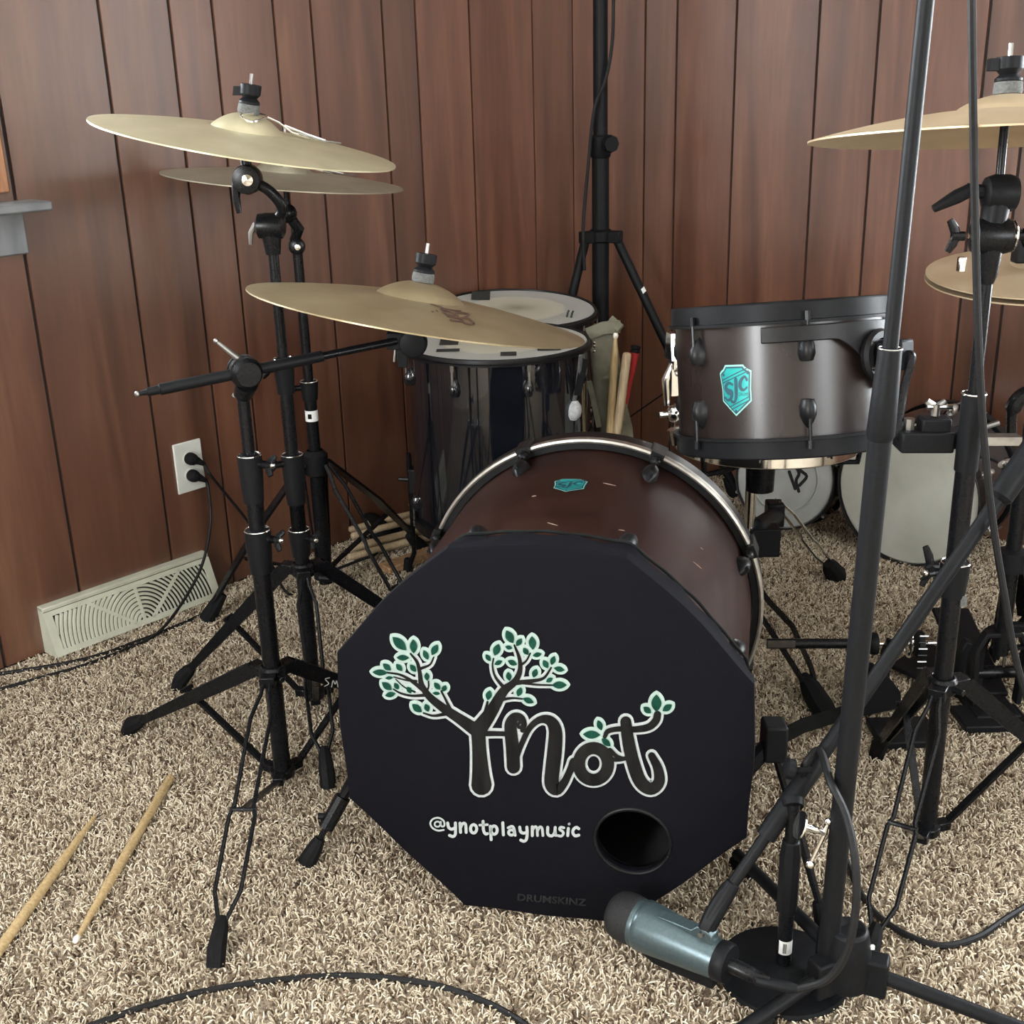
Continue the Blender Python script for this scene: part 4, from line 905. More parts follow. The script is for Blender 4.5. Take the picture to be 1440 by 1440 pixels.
b = B(); b.torus(cg-ng_*.0065, ng_, .085, .0025, 40, 6); obj('dampening_ring', b, 'head_grey', sg)

# ------------------------------------------------------------------ cymbals
def cymbal(name, label, c, n, r, m, group=None, bell=.062, rise=.016, bellh=.02, flip=False):
    n = n.normalized(); b = B(); prof = [(.006, bellh+rise)]
    for i in range(1, 9):
        k = i/8; prof.append((.006+(bell-.006)*k, rise+bellh*math.cos(k*PI/2)**.8*(1-.0*k)))
    for i in range(1, 15):
        k = i/14; prof.append((bell+(r-bell)*k, rise*(1-k**1.5)))
    top = [(a, h) for a, h in prof]; bot = [(a, h-.0022) for a, h in reversed(prof)]
    b.lathe(c, n, top+bot, 96, closed=True)
    o = obj(name, b, m, base=c); o['label'] = label; o['category'] = 'cymbal'
    if group: o['group'] = group
    return o
CA = at(346, 199, 1.98); nA = tiltn(CA, 8.7, math.asin(.10))
cymA = cymbal('crash_cymbal', 'pale brass crash cymbal, topmost on the left, with silver wires on its bell', CA, nA, .238, 'brass_light', rise=.018, bell=.056, bellh=.025)
CB = at(399, 253, 2.5); nB = tiltn(CB, 3.9, math.asin(.075))
cymB = cymbal('crash_cymbal', 'greyish brass cymbal right under the topmost left crash', CB, nB, 168/1680*depth(CB), 'brass_grey', rise=.017, bell=.058, bellh=.026)
CC = at(588, 440, 1.85); nC = tiltn(CC, 9.0, math.asin(.105))
cymC = cymbal('ride_cymbal', 'bronze ride cymbal with dark stamped logo, in front of the floor toms', CC, nC, 238/1680*depth(CC), 'brass_ride', bell=.068, bellh=.024, rise=.024)
CD = at(1412, 192, 1.55); nD = tiltn(CD, -2.2, -.055)
cymD = cymbal('crash_cymbal', 'brass crash cymbal high at the right edge of the photo, underside showing', CD, nD, 269/1680*depth(CD), 'brass_tan', rise=.03, bellh=.02)
# stamped logo on the ride
b = B()
def onride(x, y, l):
    r_ = ray(x, y); R_ = 238/1680*depth(CC)
    def over(t):
        d = EYE+r_*t-CC; q = (d-nC*d.dot(nC)).length; k = min(1, max(0, (q-.068)/(R_-.068))); return d.dot(nC)-.024*(1-k**1.5)
    t = 1.55
    while over(t) > 0 and t < 2.3: t += .002
    lo_, hi_ = t-.002, t
    for _ in range(20):
        t = (lo_+hi_)/2
        if over(t) > 0: lo_ = t
        else: hi_ = t
    return EYE+r_*t+nC*l
fr_ = lambda x, y, l: onride(580+x/12, 390+y/12, l)
for p, w_ in (([(310, 460), (420, 490), (540, 530), (680, 560), (815, 572)], 12), ([(480, 545), (560, 540), (520, 580), (590, 640), (680, 655), (760, 640), (690, 610), (610, 590), (560, 570)], 22), ([(690, 610), (760, 600), (860, 610), (960, 640), (860, 690), (780, 690), (760, 640)], 22), ([(600, 660), (720, 680), (830, 700), (940, 700), (1040, 795), (930, 790), (850, 750), (830, 700)], 24), ([(640, 725), (740, 745), (830, 745)], 24), ([(330, 575), (350, 595)], 10), ([(400, 560), (430, 585)], 12)):
    ribbon(b, sm2(p, None, 4)[0], w_*1.35, fr_, .0008)
lg_ = obj('stamped_logo', b, 'cymbal_ink', base=CC); lg_.parent = cymC; lg_.location = (0, 0, 0); lab(lg_, 'dark brown stamped logo')

def cymbal_top(t, c, n, below, bell_h, nut=True, m='black_satin', style=0):
    """rod through the bell, felts, cup and wing nut; below = where the rod starts"""
    top = c+n*bell_h
    b = B(); b.cyl(below, c+n*(bell_h-.0), .0055, 12); obj('cymbal_rod', b, 'black_paint', t)
    b = B(); b.cyl(top, c+n*(bell_h+.06), .003, 8); obj('threaded_tip', b, 'steel', t)
    b = B(); b.lathe(top+n*.001, n, [(.0165, 0), (.0175, .004), (.0165, .014), (.004, .015)], 20); obj('felt_washer', b, 'felt', t)
    b = B(); b.lathe(top+n*.016, n, [(.0165, 0), (.0165, .003), (.011, .008), (.0165, .014), (.0165, .028), (.004, .029)], 20)
    if style: b.box(top+n*.035+RT*-.016, RT*.01, n*.007, RT.cross(n)*.006)
    obj('wing_nut', b, m, t)
def bellheight(rise, bellh): return rise+bellh-.001

# ------------------------------------------------------------------ left cymbal stands
A1 = V((-.398, 1.744, 0)); A2 = V((-.384, 2.012, 0)); A3 = V((-.432, 2.53, 0))
GL = 'double-braced cymbal stands left of the kick drum'
def z1(y, x, A): return onax(x, y, A.x, A.y)
s1 = thing('cymbal_stand', 'black boom cymbal stand nearest the kick cover, its boom holding the ride', 'stand', A1, GL)
hz1 = z1(945, 385, A1); tripod(s1, A1, z1(745, 368, A1), hz1, .03, .0145, [(on(303, 1360).to_tuple()[:2], 'wire'), (on(180, 1030).to_tuple()[:2], 'bar'), ((-.19, 1.985), 'bar')])
zc, zd, zt = z1(745, 368, A1), z1(640, 357, A1), z1(545, 346, A1)
b = B(); b.cyl(A1+UP*(zc-.03), A1+UP*zd, .0125, 16); obj('middle_tube', b, 'black_paint', s1)
b = B(); b.cyl(A1+UP*(zd-.03), A1+UP*zt, .0095, 16); obj('upper_tube', b, 'black_paint', s1)
collar(s1, A1, zc, .0145, V((.9, -.4, 0)), h=.07); collar(s1, A1, zd, .0125, V((.9, -.4, 0)), h=.075)
b = B(); b.box(A1+UP*(zc-.06)-RT*.0135-FW*.004, RT*.001, FW*.003, UP*.012); lab(obj('size_sticker', b, 'label_white', s1), 'white sticker')
bc = at(345, 523, 1.73); be = at(574, 476, 1.84); bd_ = (be-bc).normalized(); bs = bc-bd_*((bc-at(195, 558, 1.665)).length)
b = B(); b.tube([bs+bd_*.0, bs+bd_*.012, bs+bd_*.013, bs+bd_*.03, bs+bd_*.031, be-bd_*.14], [.003, .0045, .0062, .0066, .0085, .0085], 14); lab(obj('boom_arm', b, 'black_satin', s1), 'dark grey knurled boom arm with pale tip')
b = B(); b.ball(bs-bd_*.001, .0045, 8); obj('boom_tip', b, 'steel', s1)
b = B(); b.tube([be-bd_*.15, be-bd_*.02], .0062, 12); obj('boom_rod', b, 'black_paint', s1)
pf_ = bd_.cross(UP).normalized(); b = B()
b.lathe(bc-pf_*.024, pf_, [(.02, 0), (.024, .006), (.024, .012), (.021, .0125), (.024, .018), (.024, .03), (.021, .031), (.023, .037), (.018, .046)], 24); b.tube([A1+UP*(zt-.01), bc-UP*.018], [.014, .017], 14)
jn_ = obj('boom_clamp', b, 'black_paint', s1)
b = B(); b.tube([bc+UP*.018-RT*.006, bc+UP*.03-RT*.02, bc+UP*.044-RT*.036], [.006, .0045, .003], 10); b.ball(bc+UP*.046-RT*.038, .004, 8); obj('clamp_screw', b, 'steel', jn_)
b = B(); b.tube([bc-pf_*.03+RT*.022-UP*.0, bc-pf_*.034+RT*.0-UP*.022, bc-pf_*.03-RT*.014-UP*.045], [.004, .005, .004], 8); obj('wing_screw', b, 'steel', jn_)
tl = at(581, 482, 1.84); fw_ = V((0, 1, 0)); b = B(); b.lathe(tl-fw_*.016, fw_, [(.012, 0), (.021, .002), (.0225, .01), (.0225, .022), (.021, .03), (.012, .032)], 24); b.box(tl-RT*.026+UP*.004, RT*.014, fw_*.012, UP*.013); b.box(tl-RT*.018-UP*.022, RT*.008, fw_*.008, UP*.016); ti = obj('tilter', b, 'black_satin', s1, bevel=.0015)
b = B(); b.tube([tl-RT*.028-UP*.01, tl-RT*.031-UP*.03], .0025, 8); obj('tilter_lever', b, 'steel', ti)
cymbal_top(s1, CC, nC, tl+UP*.01, bellheight(.024, .024))

s2 = thing('cymbal_stand', 'middle black cymbal stand on the left, holding the topmost crash', 'stand', A2, GL)
hz2 = z1(800, 425, A2); tripod(s2, A2, z1(650, 410, A2)-.01, hz2, .03, .0135, [(on(250, 968).to_tuple()[:2], 'bar'), (on(462, 1108).to_tuple()[:2], 'wire'), ((-.115, 2.19), 'bar')])
za, zb, zt2 = z1(745, 418, A2), z1(640, 409, A2), z1(505, 396, A2)
collar(s2, A2, za, .0135, V((.8, -.6, 0)), h=.05); collar(s2, A2, zb, .0135, V((-.8, -.6, 0)), h=.09)
b = B(); b.cyl(A2+UP*(za-.03), A2+UP*zb, .0135, 16); obj('middle_tube', b, 'black_paint', s2)
ztop = z1(345, 377, A2); b = B(); b.cyl(A2+UP*(zb-.03), A2+UP*zt2, .0115, 16); obj('upper_tube', b, 'black_paint', s2)
b = B(); b.cyl(A2+UP*(zt2-.03), A2+UP*ztop, .0088, 16); obj('top_tube', b, 'black_paint', s2); collar(s2, A2, zt2, .0115, V((-.6, -.8, 0)), h=.06)
b = B(); b.box(A2+UP*z1(684, 399, A2)-V((.006, .0128, 0)), RT*.004, FW*.0012, UP*.011); lab(obj('size_sticker', b, 'label_white', s2), 'white sticker with a dark mark')
q = A2+UP*z1(318, 376, A2); b = B(); b.lathe(q-RT*.024, RT, [(.012, 0), (.02, .004), (.0215, .016), (.0215, .034), (.02, .044), (.012, .048)], 22); b.tube([A2+UP*(ztop-.015), q-UP*.01], [.0125, .017], 14); u2 = obj('upper_joint', b, 'black_paint', s2)
b = B(); b.tube([q-RT*.024+UP*.004, q-RT*.034-UP*.012, q-RT*.036-UP*.03], [.005, .0045, .003], 8); obj('wing_screw', b, 'steel', u2)
jb = at(348, 252, 1.985); b = B(); b.tube(sm([q+RT*.012+UP*.01, at(397, 292, 2.0), at(378, 268, 1.99), jb]), [.009]*18+[.012], 12); obj('short_boom', b, 'black_paint', s2)
b = B(); b.lathe(jb-fw_*.018, fw_, [(.012, 0), (.0215, .002), (.0235, .01), (.0235, .026), (.021, .034), (.012, .036)], 24); b.cyl(jb-UP*.0, jb+UP*.03, .009, 12); ti = obj('tilter', b, 'black_paint', s2)
b = B(); b.lathe(jb-fw_*.019+RT*.004, -fw_, [(.0095, 0), (.009, .003), (1e-6, .005)], 16); obj('tilter_bolt', b, 'chrome', ti)
b = B(); b.tube([jb-RT*.019-UP*.004, jb-RT*.021-UP*.03, jb-RT*.019-UP*.053], [.007, .0065, .0045], 10); obj('tilter_lever', b, 'black_paint', ti)
cymbal_top(s2, CA, nA, jb, bellheight(.018, .025), style=1)

s3 = thing('cymbal_stand', 'rearmost black cymbal stand on the left, holding the greyish cymbal', 'stand', A3, GL)
hz3 = z1(650, 456, A3); zt3 = z1(352, 427, A3)
for (fx, fy, kk) in ((290, 872, 'bar'), (575, 862, 'wire'), (0, 0, 'bar')):
    Fp = on(fx, fy) if fx else A3+V((.2, .3, 0)); d = Fp-A3; d.z = 0; d.normalize(); top = A3+d*.03+UP*hz3; sdv = d.cross(UP); b = B()
    if kk == 'wire': wire_leg(b, top, Fp+UP*.012, sdv, .02, .0045)
    else:
        b.bar([top, top+(Fp-top)*.5+UP*.02, Fp+UP*.012], [.03, .034, .02], .006, sdv); b.bar([top+sdv*.0, A3+d*.018+UP*.1], .01, .004, sdv)
    lg = obj('leg', b, 'black_paint', s3); foot_rubber(lg, Fp, top-Fp, .018, .07)
    b = B(); b.bar([A3+d*.016+UP*.07, top+(Fp-top)*.6], .012, .005, sdv); obj('brace', b, 'black_paint', s3)
b = B(); b.cyl(A3+UP*.04, A3+UP*(hz3+.03), .0165, 16); obj('base_tube', b, 'black_paint', s3)
b = B(); b.lathe(A3+UP*(hz3-.03), UP, [(.018, 0), (.026, .006), (.028, .05), (.018, .06)], 18); wing(b, A3+UP*hz3+V((-.02, -.02, 0)), V((-.8, -.6, 0)).normalized(), UP, .016); obj('leg_hub', b, 'black_satin', s3)
b = B(); b.lathe(A3+UP*.05, UP, [(.017, 0), (.026, .003), (.027, .02), (.017, .024)], 18); b.cyl(A3+UP*.06-V((.01, .02, 0)), A3+UP*.06+V((.05, -.03, 0)), .008, 10); obj('brace_hub', b, 'black_satin', s3)
zb3 = z1(536, 443, A3); b = B(); b.cyl(A3+UP*hz3, A3+UP*zb3, .0135, 16); obj('middle_tube', b, 'black_paint', s3)
b = B(); b.cyl(A3+UP*(zb3-.02), A3+UP*zt3, .0105, 16); obj('upper_tube', b, 'black_paint', s3); collar(s3, A3, zb3, .0135, V((-.9, -.3, 0)), h=.04)
zs = z1(583, 447, A3); b = B(); b.lathe(A3+UP*(zs-.012), UP, [(.0137, 0), (.0142, 0), (.0142, .024), (.0137, .024)], 20, closed=True); lab(obj('size_sticker', b, 'label_white', s3), 'white sticker band with a dark square')
b = B(); b.box(A3+UP*zs+V((-.002, -.0143, 0)), RT*.004, FW*.0006, UP*.0055); obj('sticker_mark', b, 'print_dark', s3)
q = A3+UP*z1(346, 427, A3); b = B(); b.lathe(q-fw_*.014, fw_, [(.01, 0), (.016, .003), (.018, .012), (.016, .026), (.01, .028)], 20); u3 = obj('upper_joint', b, 'black_paint', s3)
b = B(); b.lathe(q-fw_*.0145+RT*.004, -fw_, [(.007, 0), (.006, .003), (1e-6, .004)], 12); obj('joint_bolt', b, 'chrome', u3)
jb3 = at(404, 300, 2.51); b = B(); b.tube([q+UP*.012-RT*.004, at(420, 322, 2.52), jb3], [.011, .012, .011], 12); obj('short_boom', b, 'black_paint', s3)
b = B(); b.ball(jb3, .02, 18); b.cyl(jb3, jb3+UP*.03, .008, 10); obj('tilter', b, 'black_paint', s3)
cymbal_top(s3, CB, nB, jb3, bellheight(.017, .026))

# wire sizzlers lying over the two left crashes
def sizzler(label, c, n, r, rise, bellh, a0):
    e = (RT-n*RT.dot(n)).normalized(); f = n.cross(e); b0 = c; pts = []
    def surf(rr, aa):
        k = max(0, (rr-.062)/(r-.062)); h = rise*(1-k**1.5) if rr > .062 else rise+bellh*math.cos((rr-.006)/.056*PI/2)**.8
        return b0+(e*math.cos(aa)+f*math.sin(aa))*rr+n*(h+.003)
    t = thing('sizzle_wire', label, 'cymbal sizzler', surf(.03, a0))
    b = B(); b.tube(sm([surf(.02, a0+1), surf(.03, a0-.4)-n*.0+n*.002, surf(.045, a0-1.5), surf(.032, a0-2.0), surf(.019, a0-1.2)], 5), .0017, 6); obj('loop', b, 'chrome', t)
    b = B(); b.tube([surf(.02, a0+.5), surf(.05, a0+.2)+n*.004, surf(.07, a0+.1)+n*.003, surf(.1, a0)], .0017, 6); obj('arm', b, 'chrome', t)
    b = B(); b.tube([surf(.06, a0+.25)+n*.008, surf(.095, a0+.12)+n*.004, surf(.125, a0+.1)+n*.001], .0024, 6); obj('prong', b, 'chrome', t)
    b = B(); b.tube([surf(.08, a0-.05)+n*.004, surf(.12, a0-.02)+n*.001, surf(.15, a0+.08)+n*.0035], .0018, 6); obj('prong', b, 'steel', t)
sizzler('thin silver wire sizzler draped over the bell of the topmost crash', CA, nA, .238, .018, .025, .25)
sizzler('thin silver wire sizzler lying on the greyish cymbal below', CB, nB, .238, .017, .026, .35)

# ------------------------------------------------------------------ right cymbal stand and hi-hat
A4 = V((.616, 1.534, 0))
s4 = thing('cymbal_stand', 'black double-braced stand at the right holding the high crash and the tom clamp', 'stand', A4)
def zz(x, y): return onax(x, y, A4.x, A4.y)
tripod(s4, A4, zz(1345, 640), zz(1319, 962), .03, .0135, [(on(1216, 1372).to_tuple()[:2], 'wire'), (on(1232, 1062).to_tuple()[:2], 'bar'), ((.93, 1.62), 'bar')])
b = B(); b.cyl(A4+UP*zz(1345, 660), A4+UP*zz(1366, 552), .0155, 16); lab(obj('memory_collar', b, 'black_satin', s4), 'thick collar with chrome rim')
b = B(); b.torus(A4+UP*zz(1366, 553), UP, .0155, .0014, 28, 6); obj('collar_lip', b, 'chrome', s4)
b = B(); b.cyl(A4+UP*zz(1366, 560), A4+UP*zz(1392, 385), .0082, 16); obj('upper_tube', b, 'black_paint', s4)
collar(s4, A4, zz(1332, 790), .014, V((-1, -.15, 0)), h=.05)
b = B(); w0 = A4+UP*zz(1331, 795)-RT*.024; wing(b, w0, -RT, UP, .03); b.cyl(w0, w0-RT*.018, .0035, 8); obj('tee_handle', b, 'black_paint', s4)
b = B(); b.box(A4+UP*zz(1340, 845)-FW*.0145+RT*.012, RT*.0045, FW*.001, UP*.008); lab(obj('size_sticker', b, 'felt', s4), 'pale grey sticker')
q = A4+UP*zz(1397, 332); b = B(); b.lathe(q-RT*.025, RT, [(.014, 0), (.021, .003), (.0225, .012), (.0225, .04), (.021, .047), (.014, .05)], 24); b.tube([q-UP*.012, q-UP*.05, q-UP*.06], [.0165, .0125, .009], 14); u4 = obj('upper_joint', b, 'black_paint', s4)
b = B(); b.torus(q+RT*.026, RT, .019, .0015, 24, 6); b.cyl(q-RT*.03, q+RT*.04, .0035, 8); obj('joint_bolt', b, 'chrome', u4)
b = B(); wing(b, q-RT*.034, -RT, UP, .02); wing(b, q+RT*.032, RT, UP, .018); obj('wing_screw', b, 'black_paint', u4)
tq = at(1404, 272, 1.54); b = B(); b.lathe(tq-RT*.02, RT, [(.01, 0), (.02, .004), (.0235, .014), (.0235, .032), (.021, .04), (.012, .043)], 24); b.tube([tq+UP*.0, q+UP*.015], [.019, .016], 14); ti = obj('tilter', b, 'black_satin', s4)
b = B(); b.tube([tq-RT*.02+UP*.002, tq-RT*.04+UP*.004], .009, 10); b.tube([tq-RT*.036+UP*.004, tq-RT*.052-UP*.004, tq-RT*.08-UP*.019], [.0085, .009, .005], 10); obj('tilter_lever', b, 'black_satin', ti)
cymbal_top(s4, CD, nD, tq, bellheight(.03, .02), style=1)
# tom clamp block and its arm
cb = at(1299, 618, 1.56); b = B(); b.box(cb, RT*.036, V((0, 1, 0))*.02, UP*.0145); b.box(cb+RT*.045+UP*.002, RT*.02, V((0, 1, 0))*.016, UP*.012); b.box(cb+UP*.022+RT*.012, RT*.02, V((0, 1, 0))*.014, UP*.01)
cl = obj('tom_clamp', b, 'black_satin', s4, bevel=.003)
b = B(); wing(b, cb+UP*.034+RT*.012, UP, RT, .013); b.cyl(cb+UP*.012-RT*.022, cb+UP*.03-RT*.022, .0075, 8); obj('clamp_nut', b, 'steel', cl)
b = B(); b.cyl(cb+UP*.0-RT*.025, cb+UP*.026-RT*.025, .004, 8); obj('clamp_bolt', b, 'chrome', cl)
b = B(); b.cyl(cb+UP*.046+RT*.0, cb+UP*.046+RT*.034, .004, 8); obj('clamp_bolt', b, 'chrome', cl)
line0 = lambda p, q, k: p+(q-p)*k
arm0 = mc+mo*.045; b = B(); b.tube(sm([arm0, arm0+mo*.012-UP*.004, line0(arm0, cb-RT*.03, .5)+UP*.01, cb-RT*.036+UP*.012, cb-RT*.03]), .0058, 10); obj('tom_arm', b, 'black_paint', s4)
b = B(); b.box(cb+RT*.1-UP*.0, RT*.03, V((0, 1, 0))*.01, UP*.006); b.cyl(cb+RT*.07+UP*.014, cb+RT*.1+UP*.024, .004, 8); obj('spare_clamp', b, 'steel', cl)

# hi-hat pair and stand at the right edge
AH = at(1466, 384, 1.93); nH = tiltn(AH, 1.0, math.asin(.235)); GH = 'pair of hi-hat cymbals'
h1 = cymbal('hi_hat_cymbal', 'tan top hi-hat cymbal at the right edge', AH+nH*.004, nH, 156/1680*depth(AH), 'brass_tan', GH, bell=.05, rise=.012, bellh=.016)
AH2 = AH-nH*.007; h2 = cymbal('hi_hat_cymbal', 'bottom hi-hat cymbal, its bright rim showing below the tan one', AH2, -nH, 157/1680*depth(AH), 'brass_tan', GH, bell=.05, rise=.012, bellh=.016)
HX = V((AH.x+.01, AH.y, 0)); sh_ = thing('hi_hat_stand', 'black hi-hat stand at the right edge with chrome pull rod', 'stand', HX)
b = B(); b.cyl(HX+UP*.12, HX+UP*.45, .0135, 16); b.cyl(HX+UP*.45, HX+UP*(AH.z-.045), .0095, 16); obj('tube', b, 'black_paint', sh_)
b = B(); b.cyl(HX+UP*(AH.z-.05), HX+UP*(AH.z+.09), .0032, 8); obj('pull_rod', b, 'chrome', sh_)
b = B(); b.lathe(HX+UP*(AH.z-.05), UP, [(.008, 0), (.02, .006), (.021, .014), (.006, .016)], 18); obj('seat_cup', b, 'black_satin', sh_)
b = B(); b.box(at(1437, 346, 1.9), RT*.012, V((0, 1, 0))*.012, UP*.026); b.cyl(at(1424, 333, 1.9), at(1437, 333, 1.9), .0035, 8); obj('clutch', b, 'black_satin', sh_, bevel=.003)
b = B(); b.box(at(1352, 372, 1.9), RT*.006, V((0, 1, 0))*.006, UP*.012); obj('cymbal_clip', b, 'chrome', sh_, bevel=.002)
hk = at(1436, 575, 1.7); b = B(); b.tube(sm([hk-UP*.045-RT*.01, hk-RT*.012-UP*.0, hk+RT*.004+UP*.022, hk+RT*.03+UP*.02]), [.008]*6+[.012]*13, 10); obj('hanging_hook', b, 'black_paint', sh_)
for fx, fy in ((1396, 925), (1500, 1010), (1520, 880)):
    Fp = on(fx, fy); d = Fp-HX; d.z = 0; d.normalize(); b = B(); b.bar([HX+d*.02+UP*.3, HX+d*.1+UP*.16, Fp+UP*.012], [.02, .022, .014], .008, d.cross(UP)); lg = obj('leg', b, 'black_paint', sh_); foot_rubber(lg, Fp, HX+UP*.3-Fp, .014, .05)
    b = B(); b.bar([HX+UP*.13, HX+d*.11+UP*.15], .012, .006, d.cross(UP)); obj('brace', b, 'black_paint', sh_)
b = B(); b.lathe(HX+UP*.28, UP, [(.014, 0), (.024, .004), (.025, .04), (.014, .044)], 18); obj('leg_hub', b, 'black_satin', sh_)
b = B(); b.box(HX+UP*.012+V((-.01, .0, 0)), V((.04, 0, 0)), V((0, .05, 0)), UP*.008); b.bar([HX+UP*.02+V((0, .03, 0)), HX+UP*.07+V((.02, .3, 0))], .075, .008, V((1, 0, 0))); obj('footboard', b, 'black_satin', sh_, bevel=.003)
b = B(); b.bar([HX+V((-.04, 0, .02)), HX+V((-.045, 0, .13)), HX+V((-.03, 0, .16)), HX+V((.03, 0, .16)), HX+V((.045, 0, .13)), HX+V((.04, 0, .02))], .022, .01, V((0, 1, 0))); obj('pedal_frame', b, 'black_satin', sh_, bevel=.002)

# double pedal: drive shaft and slave pedal right of the kick
def pedal():
    P = on(1300, 1020); t = thing('double_pedal', 'black double bass pedal with long drive shaft right of the kick drum', 'pedal', V((P.x, P.y, 0)))
    a, c = on(1078, 905, .115), on(1218, 905, .115); e, g = on(1226, 905, .115), on(1345, 903, .115)
    b = B(); b.tube([a, c], .0095, 12); obj('shaft_sleeve', b, 'black_paint', t)
    b = B(); b.box(a+(c-a)*.14-FW*.008, (c-a).normalized()*.025, FW*.003, UP*.007); lab(obj('maker_plate', b, 'steel', t), 'small grey plate on the shaft')
    b = B(); b.tube([c, g], .0045, 10); obj('shaft_rod', b, 'chrome', t)
    for p, r_, m in ((c+RT*.012, .021, 'black_satin'), (on(1290, 905, .115), .026, 'black_satin')):
        b = B(); b.lathe(p-RT*.011, RT, [(.006, 0), (r_*.8, .002), (r_, .008), (r_, .018), (.006, .022)], 18); obj('universal_joint', b, m, t)
    sp = on(1290, 905, .115); b = B(); b.torus(sp-RT*.016, RT, .025, .002, 24, 6); obj('cam_rim', b, 'chrome', t)
    for k in range(6):
        b = B(); b.cyl(sp+UP*(.03-.013*k)-V((0, .03, 0))-RT*.008, sp+UP*(.03-.013*k)-V((0, .03, 0))+RT*.008, .002, 8); obj('chain_link', b, 'black_paint' if k % 2 else 'steel', t)
    # base frames and footboard
    hp = on(1250, 1020); b = B(); b.prism([(-.05, 0), (.045, 0), (.04, .035), (.0, .085), (-.02, .085), (-.045, .03)], V((hp.x-.005, hp.y+.03, .008)), V((.95, .3, 0)), UP, V((-.3, .95, 0))*.045); obj('heel_casting', b, 'black_satin', t, bevel=.004)
    bp = on(1275, 1045); b = B(); b.box(V((bp.x, bp.y+.02, .01)), V((.055, 0, 0)), V((0, .045, 0)), UP*.007); b.box(V((bp.x+.17, bp.y+.06, .01)), V((.06, 0, 0)), V((0, .04, 0)), UP*.007); obj('base_plate', b, 'black_satin', t, bevel=.003)
    for x, y in ((1240, 985), (1345, 985)):
        p = on(x, y); b = B(); b.bar([V((p.x, p.y, .01)), V((p.x, p.y, .1)), V((p.x+.01, p.y, .125))], .016, .022, V((1, 0, 0))); obj('upright', b, 'black_satin', t, bevel=.003)
    p0, p1 = on(1262, 960), on(1380, 930); b = B(); b.bar([V((p0.x+.01, p0.y+.0, .02)), V((p0.x+.1, p0.y+.06, .04))], .07, .01, V((-.5, .85, 0))); obj('footboard', b, 'black_satin', t, bevel=.004)
    # beater frame arch by the stand
    q = on(1405, 985); b = B(); b.bar(sm([V((q.x-.045, q.y, .01)), V((q.x-.047, q.y, .1)), V((q.x-.03, q.y, .145)), V((q.x+.03, q.y, .15)), V((q.x+.06, q.y, .12)), V((q.x+.065, q.y, .01))], 4), .02, .014, V((0, 1, 0))); obj('pedal_frame', b, 'black_satin', t, bevel=.002)
    b = B(); b.tube([V((q.x-.05, q.y, .06)), V((q.x+.07, q.y, .06))], .012, 12); b.lathe(V((q.x+.04, q.y, .06)), RT, [(.012, 0), (.024, .002), (.024, .012), (.012, .014)], 18); obj('axle', b, 'black_paint', t)
    b = B(); b.lathe(V((q.x+.058, q.y, .06)), RT, [(.008, 0), (.02, .001), (.02, .007), (.008, .008)], 18); obj('axle_nut', b, 'chrome', t)
    b = B(); b.tube([V((q.x, q.y, .06)), V((q.x, q.y, .14))], .0035, 8); b.tube([V((q.x-.012, q.y, .125)), V((q.x+.012, q.y, .125))], .012, 10); obj('beater_shaft', b, 'steel', t)
    b = B(); b.bar([on(1082, 1045, .03), on(1130, 1020, .045), on(1195, 1000, .035)], .008, .026, V((0, 1, 0))); obj('stabiliser_strap', b, 'bag_black', t)
pedal()

# ------------------------------------------------------------------ tripod stand in the back corner
Ab = V((.265, 3.35, 0))
sb = thing('tripod_stand', 'tall black tripod stand in the back corner with a cable along its pole', 'stand', Ab)
def zb_(x, y): return onax(x, y, Ab.x, Ab.y)
b = B(); b.cyl(Ab+UP*.12, Ab+UP*zb_(847, 200), .0235, 20); obj('pole', b, 'black_satin', sb)
b = B(); b.cyl(Ab+UP*zb_(847, 215), Ab+UP*2.0, .0195, 20); obj('upper_pole', b, 'black_satin', sb)
zc_ = zb_(847, 195); b = B(); b.lathe(Ab+UP*(zc_-.05), UP, [(.024, 0), (.028, .006), (.028, .055), (.024, .06)], 20); b.lathe(Ab+UP*(zc_-.012)+V((.02, -.028, 0)), V((.35, -.93, 0)), [(.012, 0), (.0225, .004), (.0235, .014), (.021, .02)], 8); obj('locking_knob', b, 'black_satin', sb)
zh_ = zb_(847, 330); b = B(); b.lathe(Ab+UP*(zh_-.02), UP, [(.025, 0), (.032, .004), (.033, .03), (.025, .036)], 20); hub = obj('leg_hub', b, 'black_satin', sb)
for ang, fx, fy in ((0, 940, 560), (0, 785, 520), (90, 0, 0)):
    if ang == 0:
        # foot on the floor along the sight line of the leg, about .62 m out
        side = V((.36, -.2, 0)) if fx > 850 else V((-.22, -.1, 0))
    else: side = V((.02, .15, 0))
    d = side.normalized(); top = Ab+d*.045+UP*(zh_-.004); Fp = Ab+side
    b = B(); b.box(Ab+d*.04+UP*(zh_-.004), d*.022, d.cross(UP)*.014, UP*.016); obj('leg_joint', b, 'black_satin', sb, bevel=.003)
    b = B(); b.tube([top, Fp+UP*.02], .0125, 12); lg = obj('leg', b, 'black_satin', sb); foot_rubber(lg, Fp, top-Fp, .017, .06)
    b = B(); b.bar([Ab+d*.02+UP*.14, top+(Fp-top)*.55], .016, .004, d.cross(UP)); obj('brace', b, 'black_satin', sb)
b = B(); b.lathe(Ab+UP*.12, UP, [(.024, 0), (.03, .003), (.03, .035), (.024, .04)], 18); obj('brace_hub', b, 'black_satin', sb)
b = B(); p = at(905, 408, 3.2); b.box(p, RT*.003-UP*.006, FW*.0006, UP*.004+RT*.004); lab(obj('leg_label', b, 'label_white', sb), 'small white label')
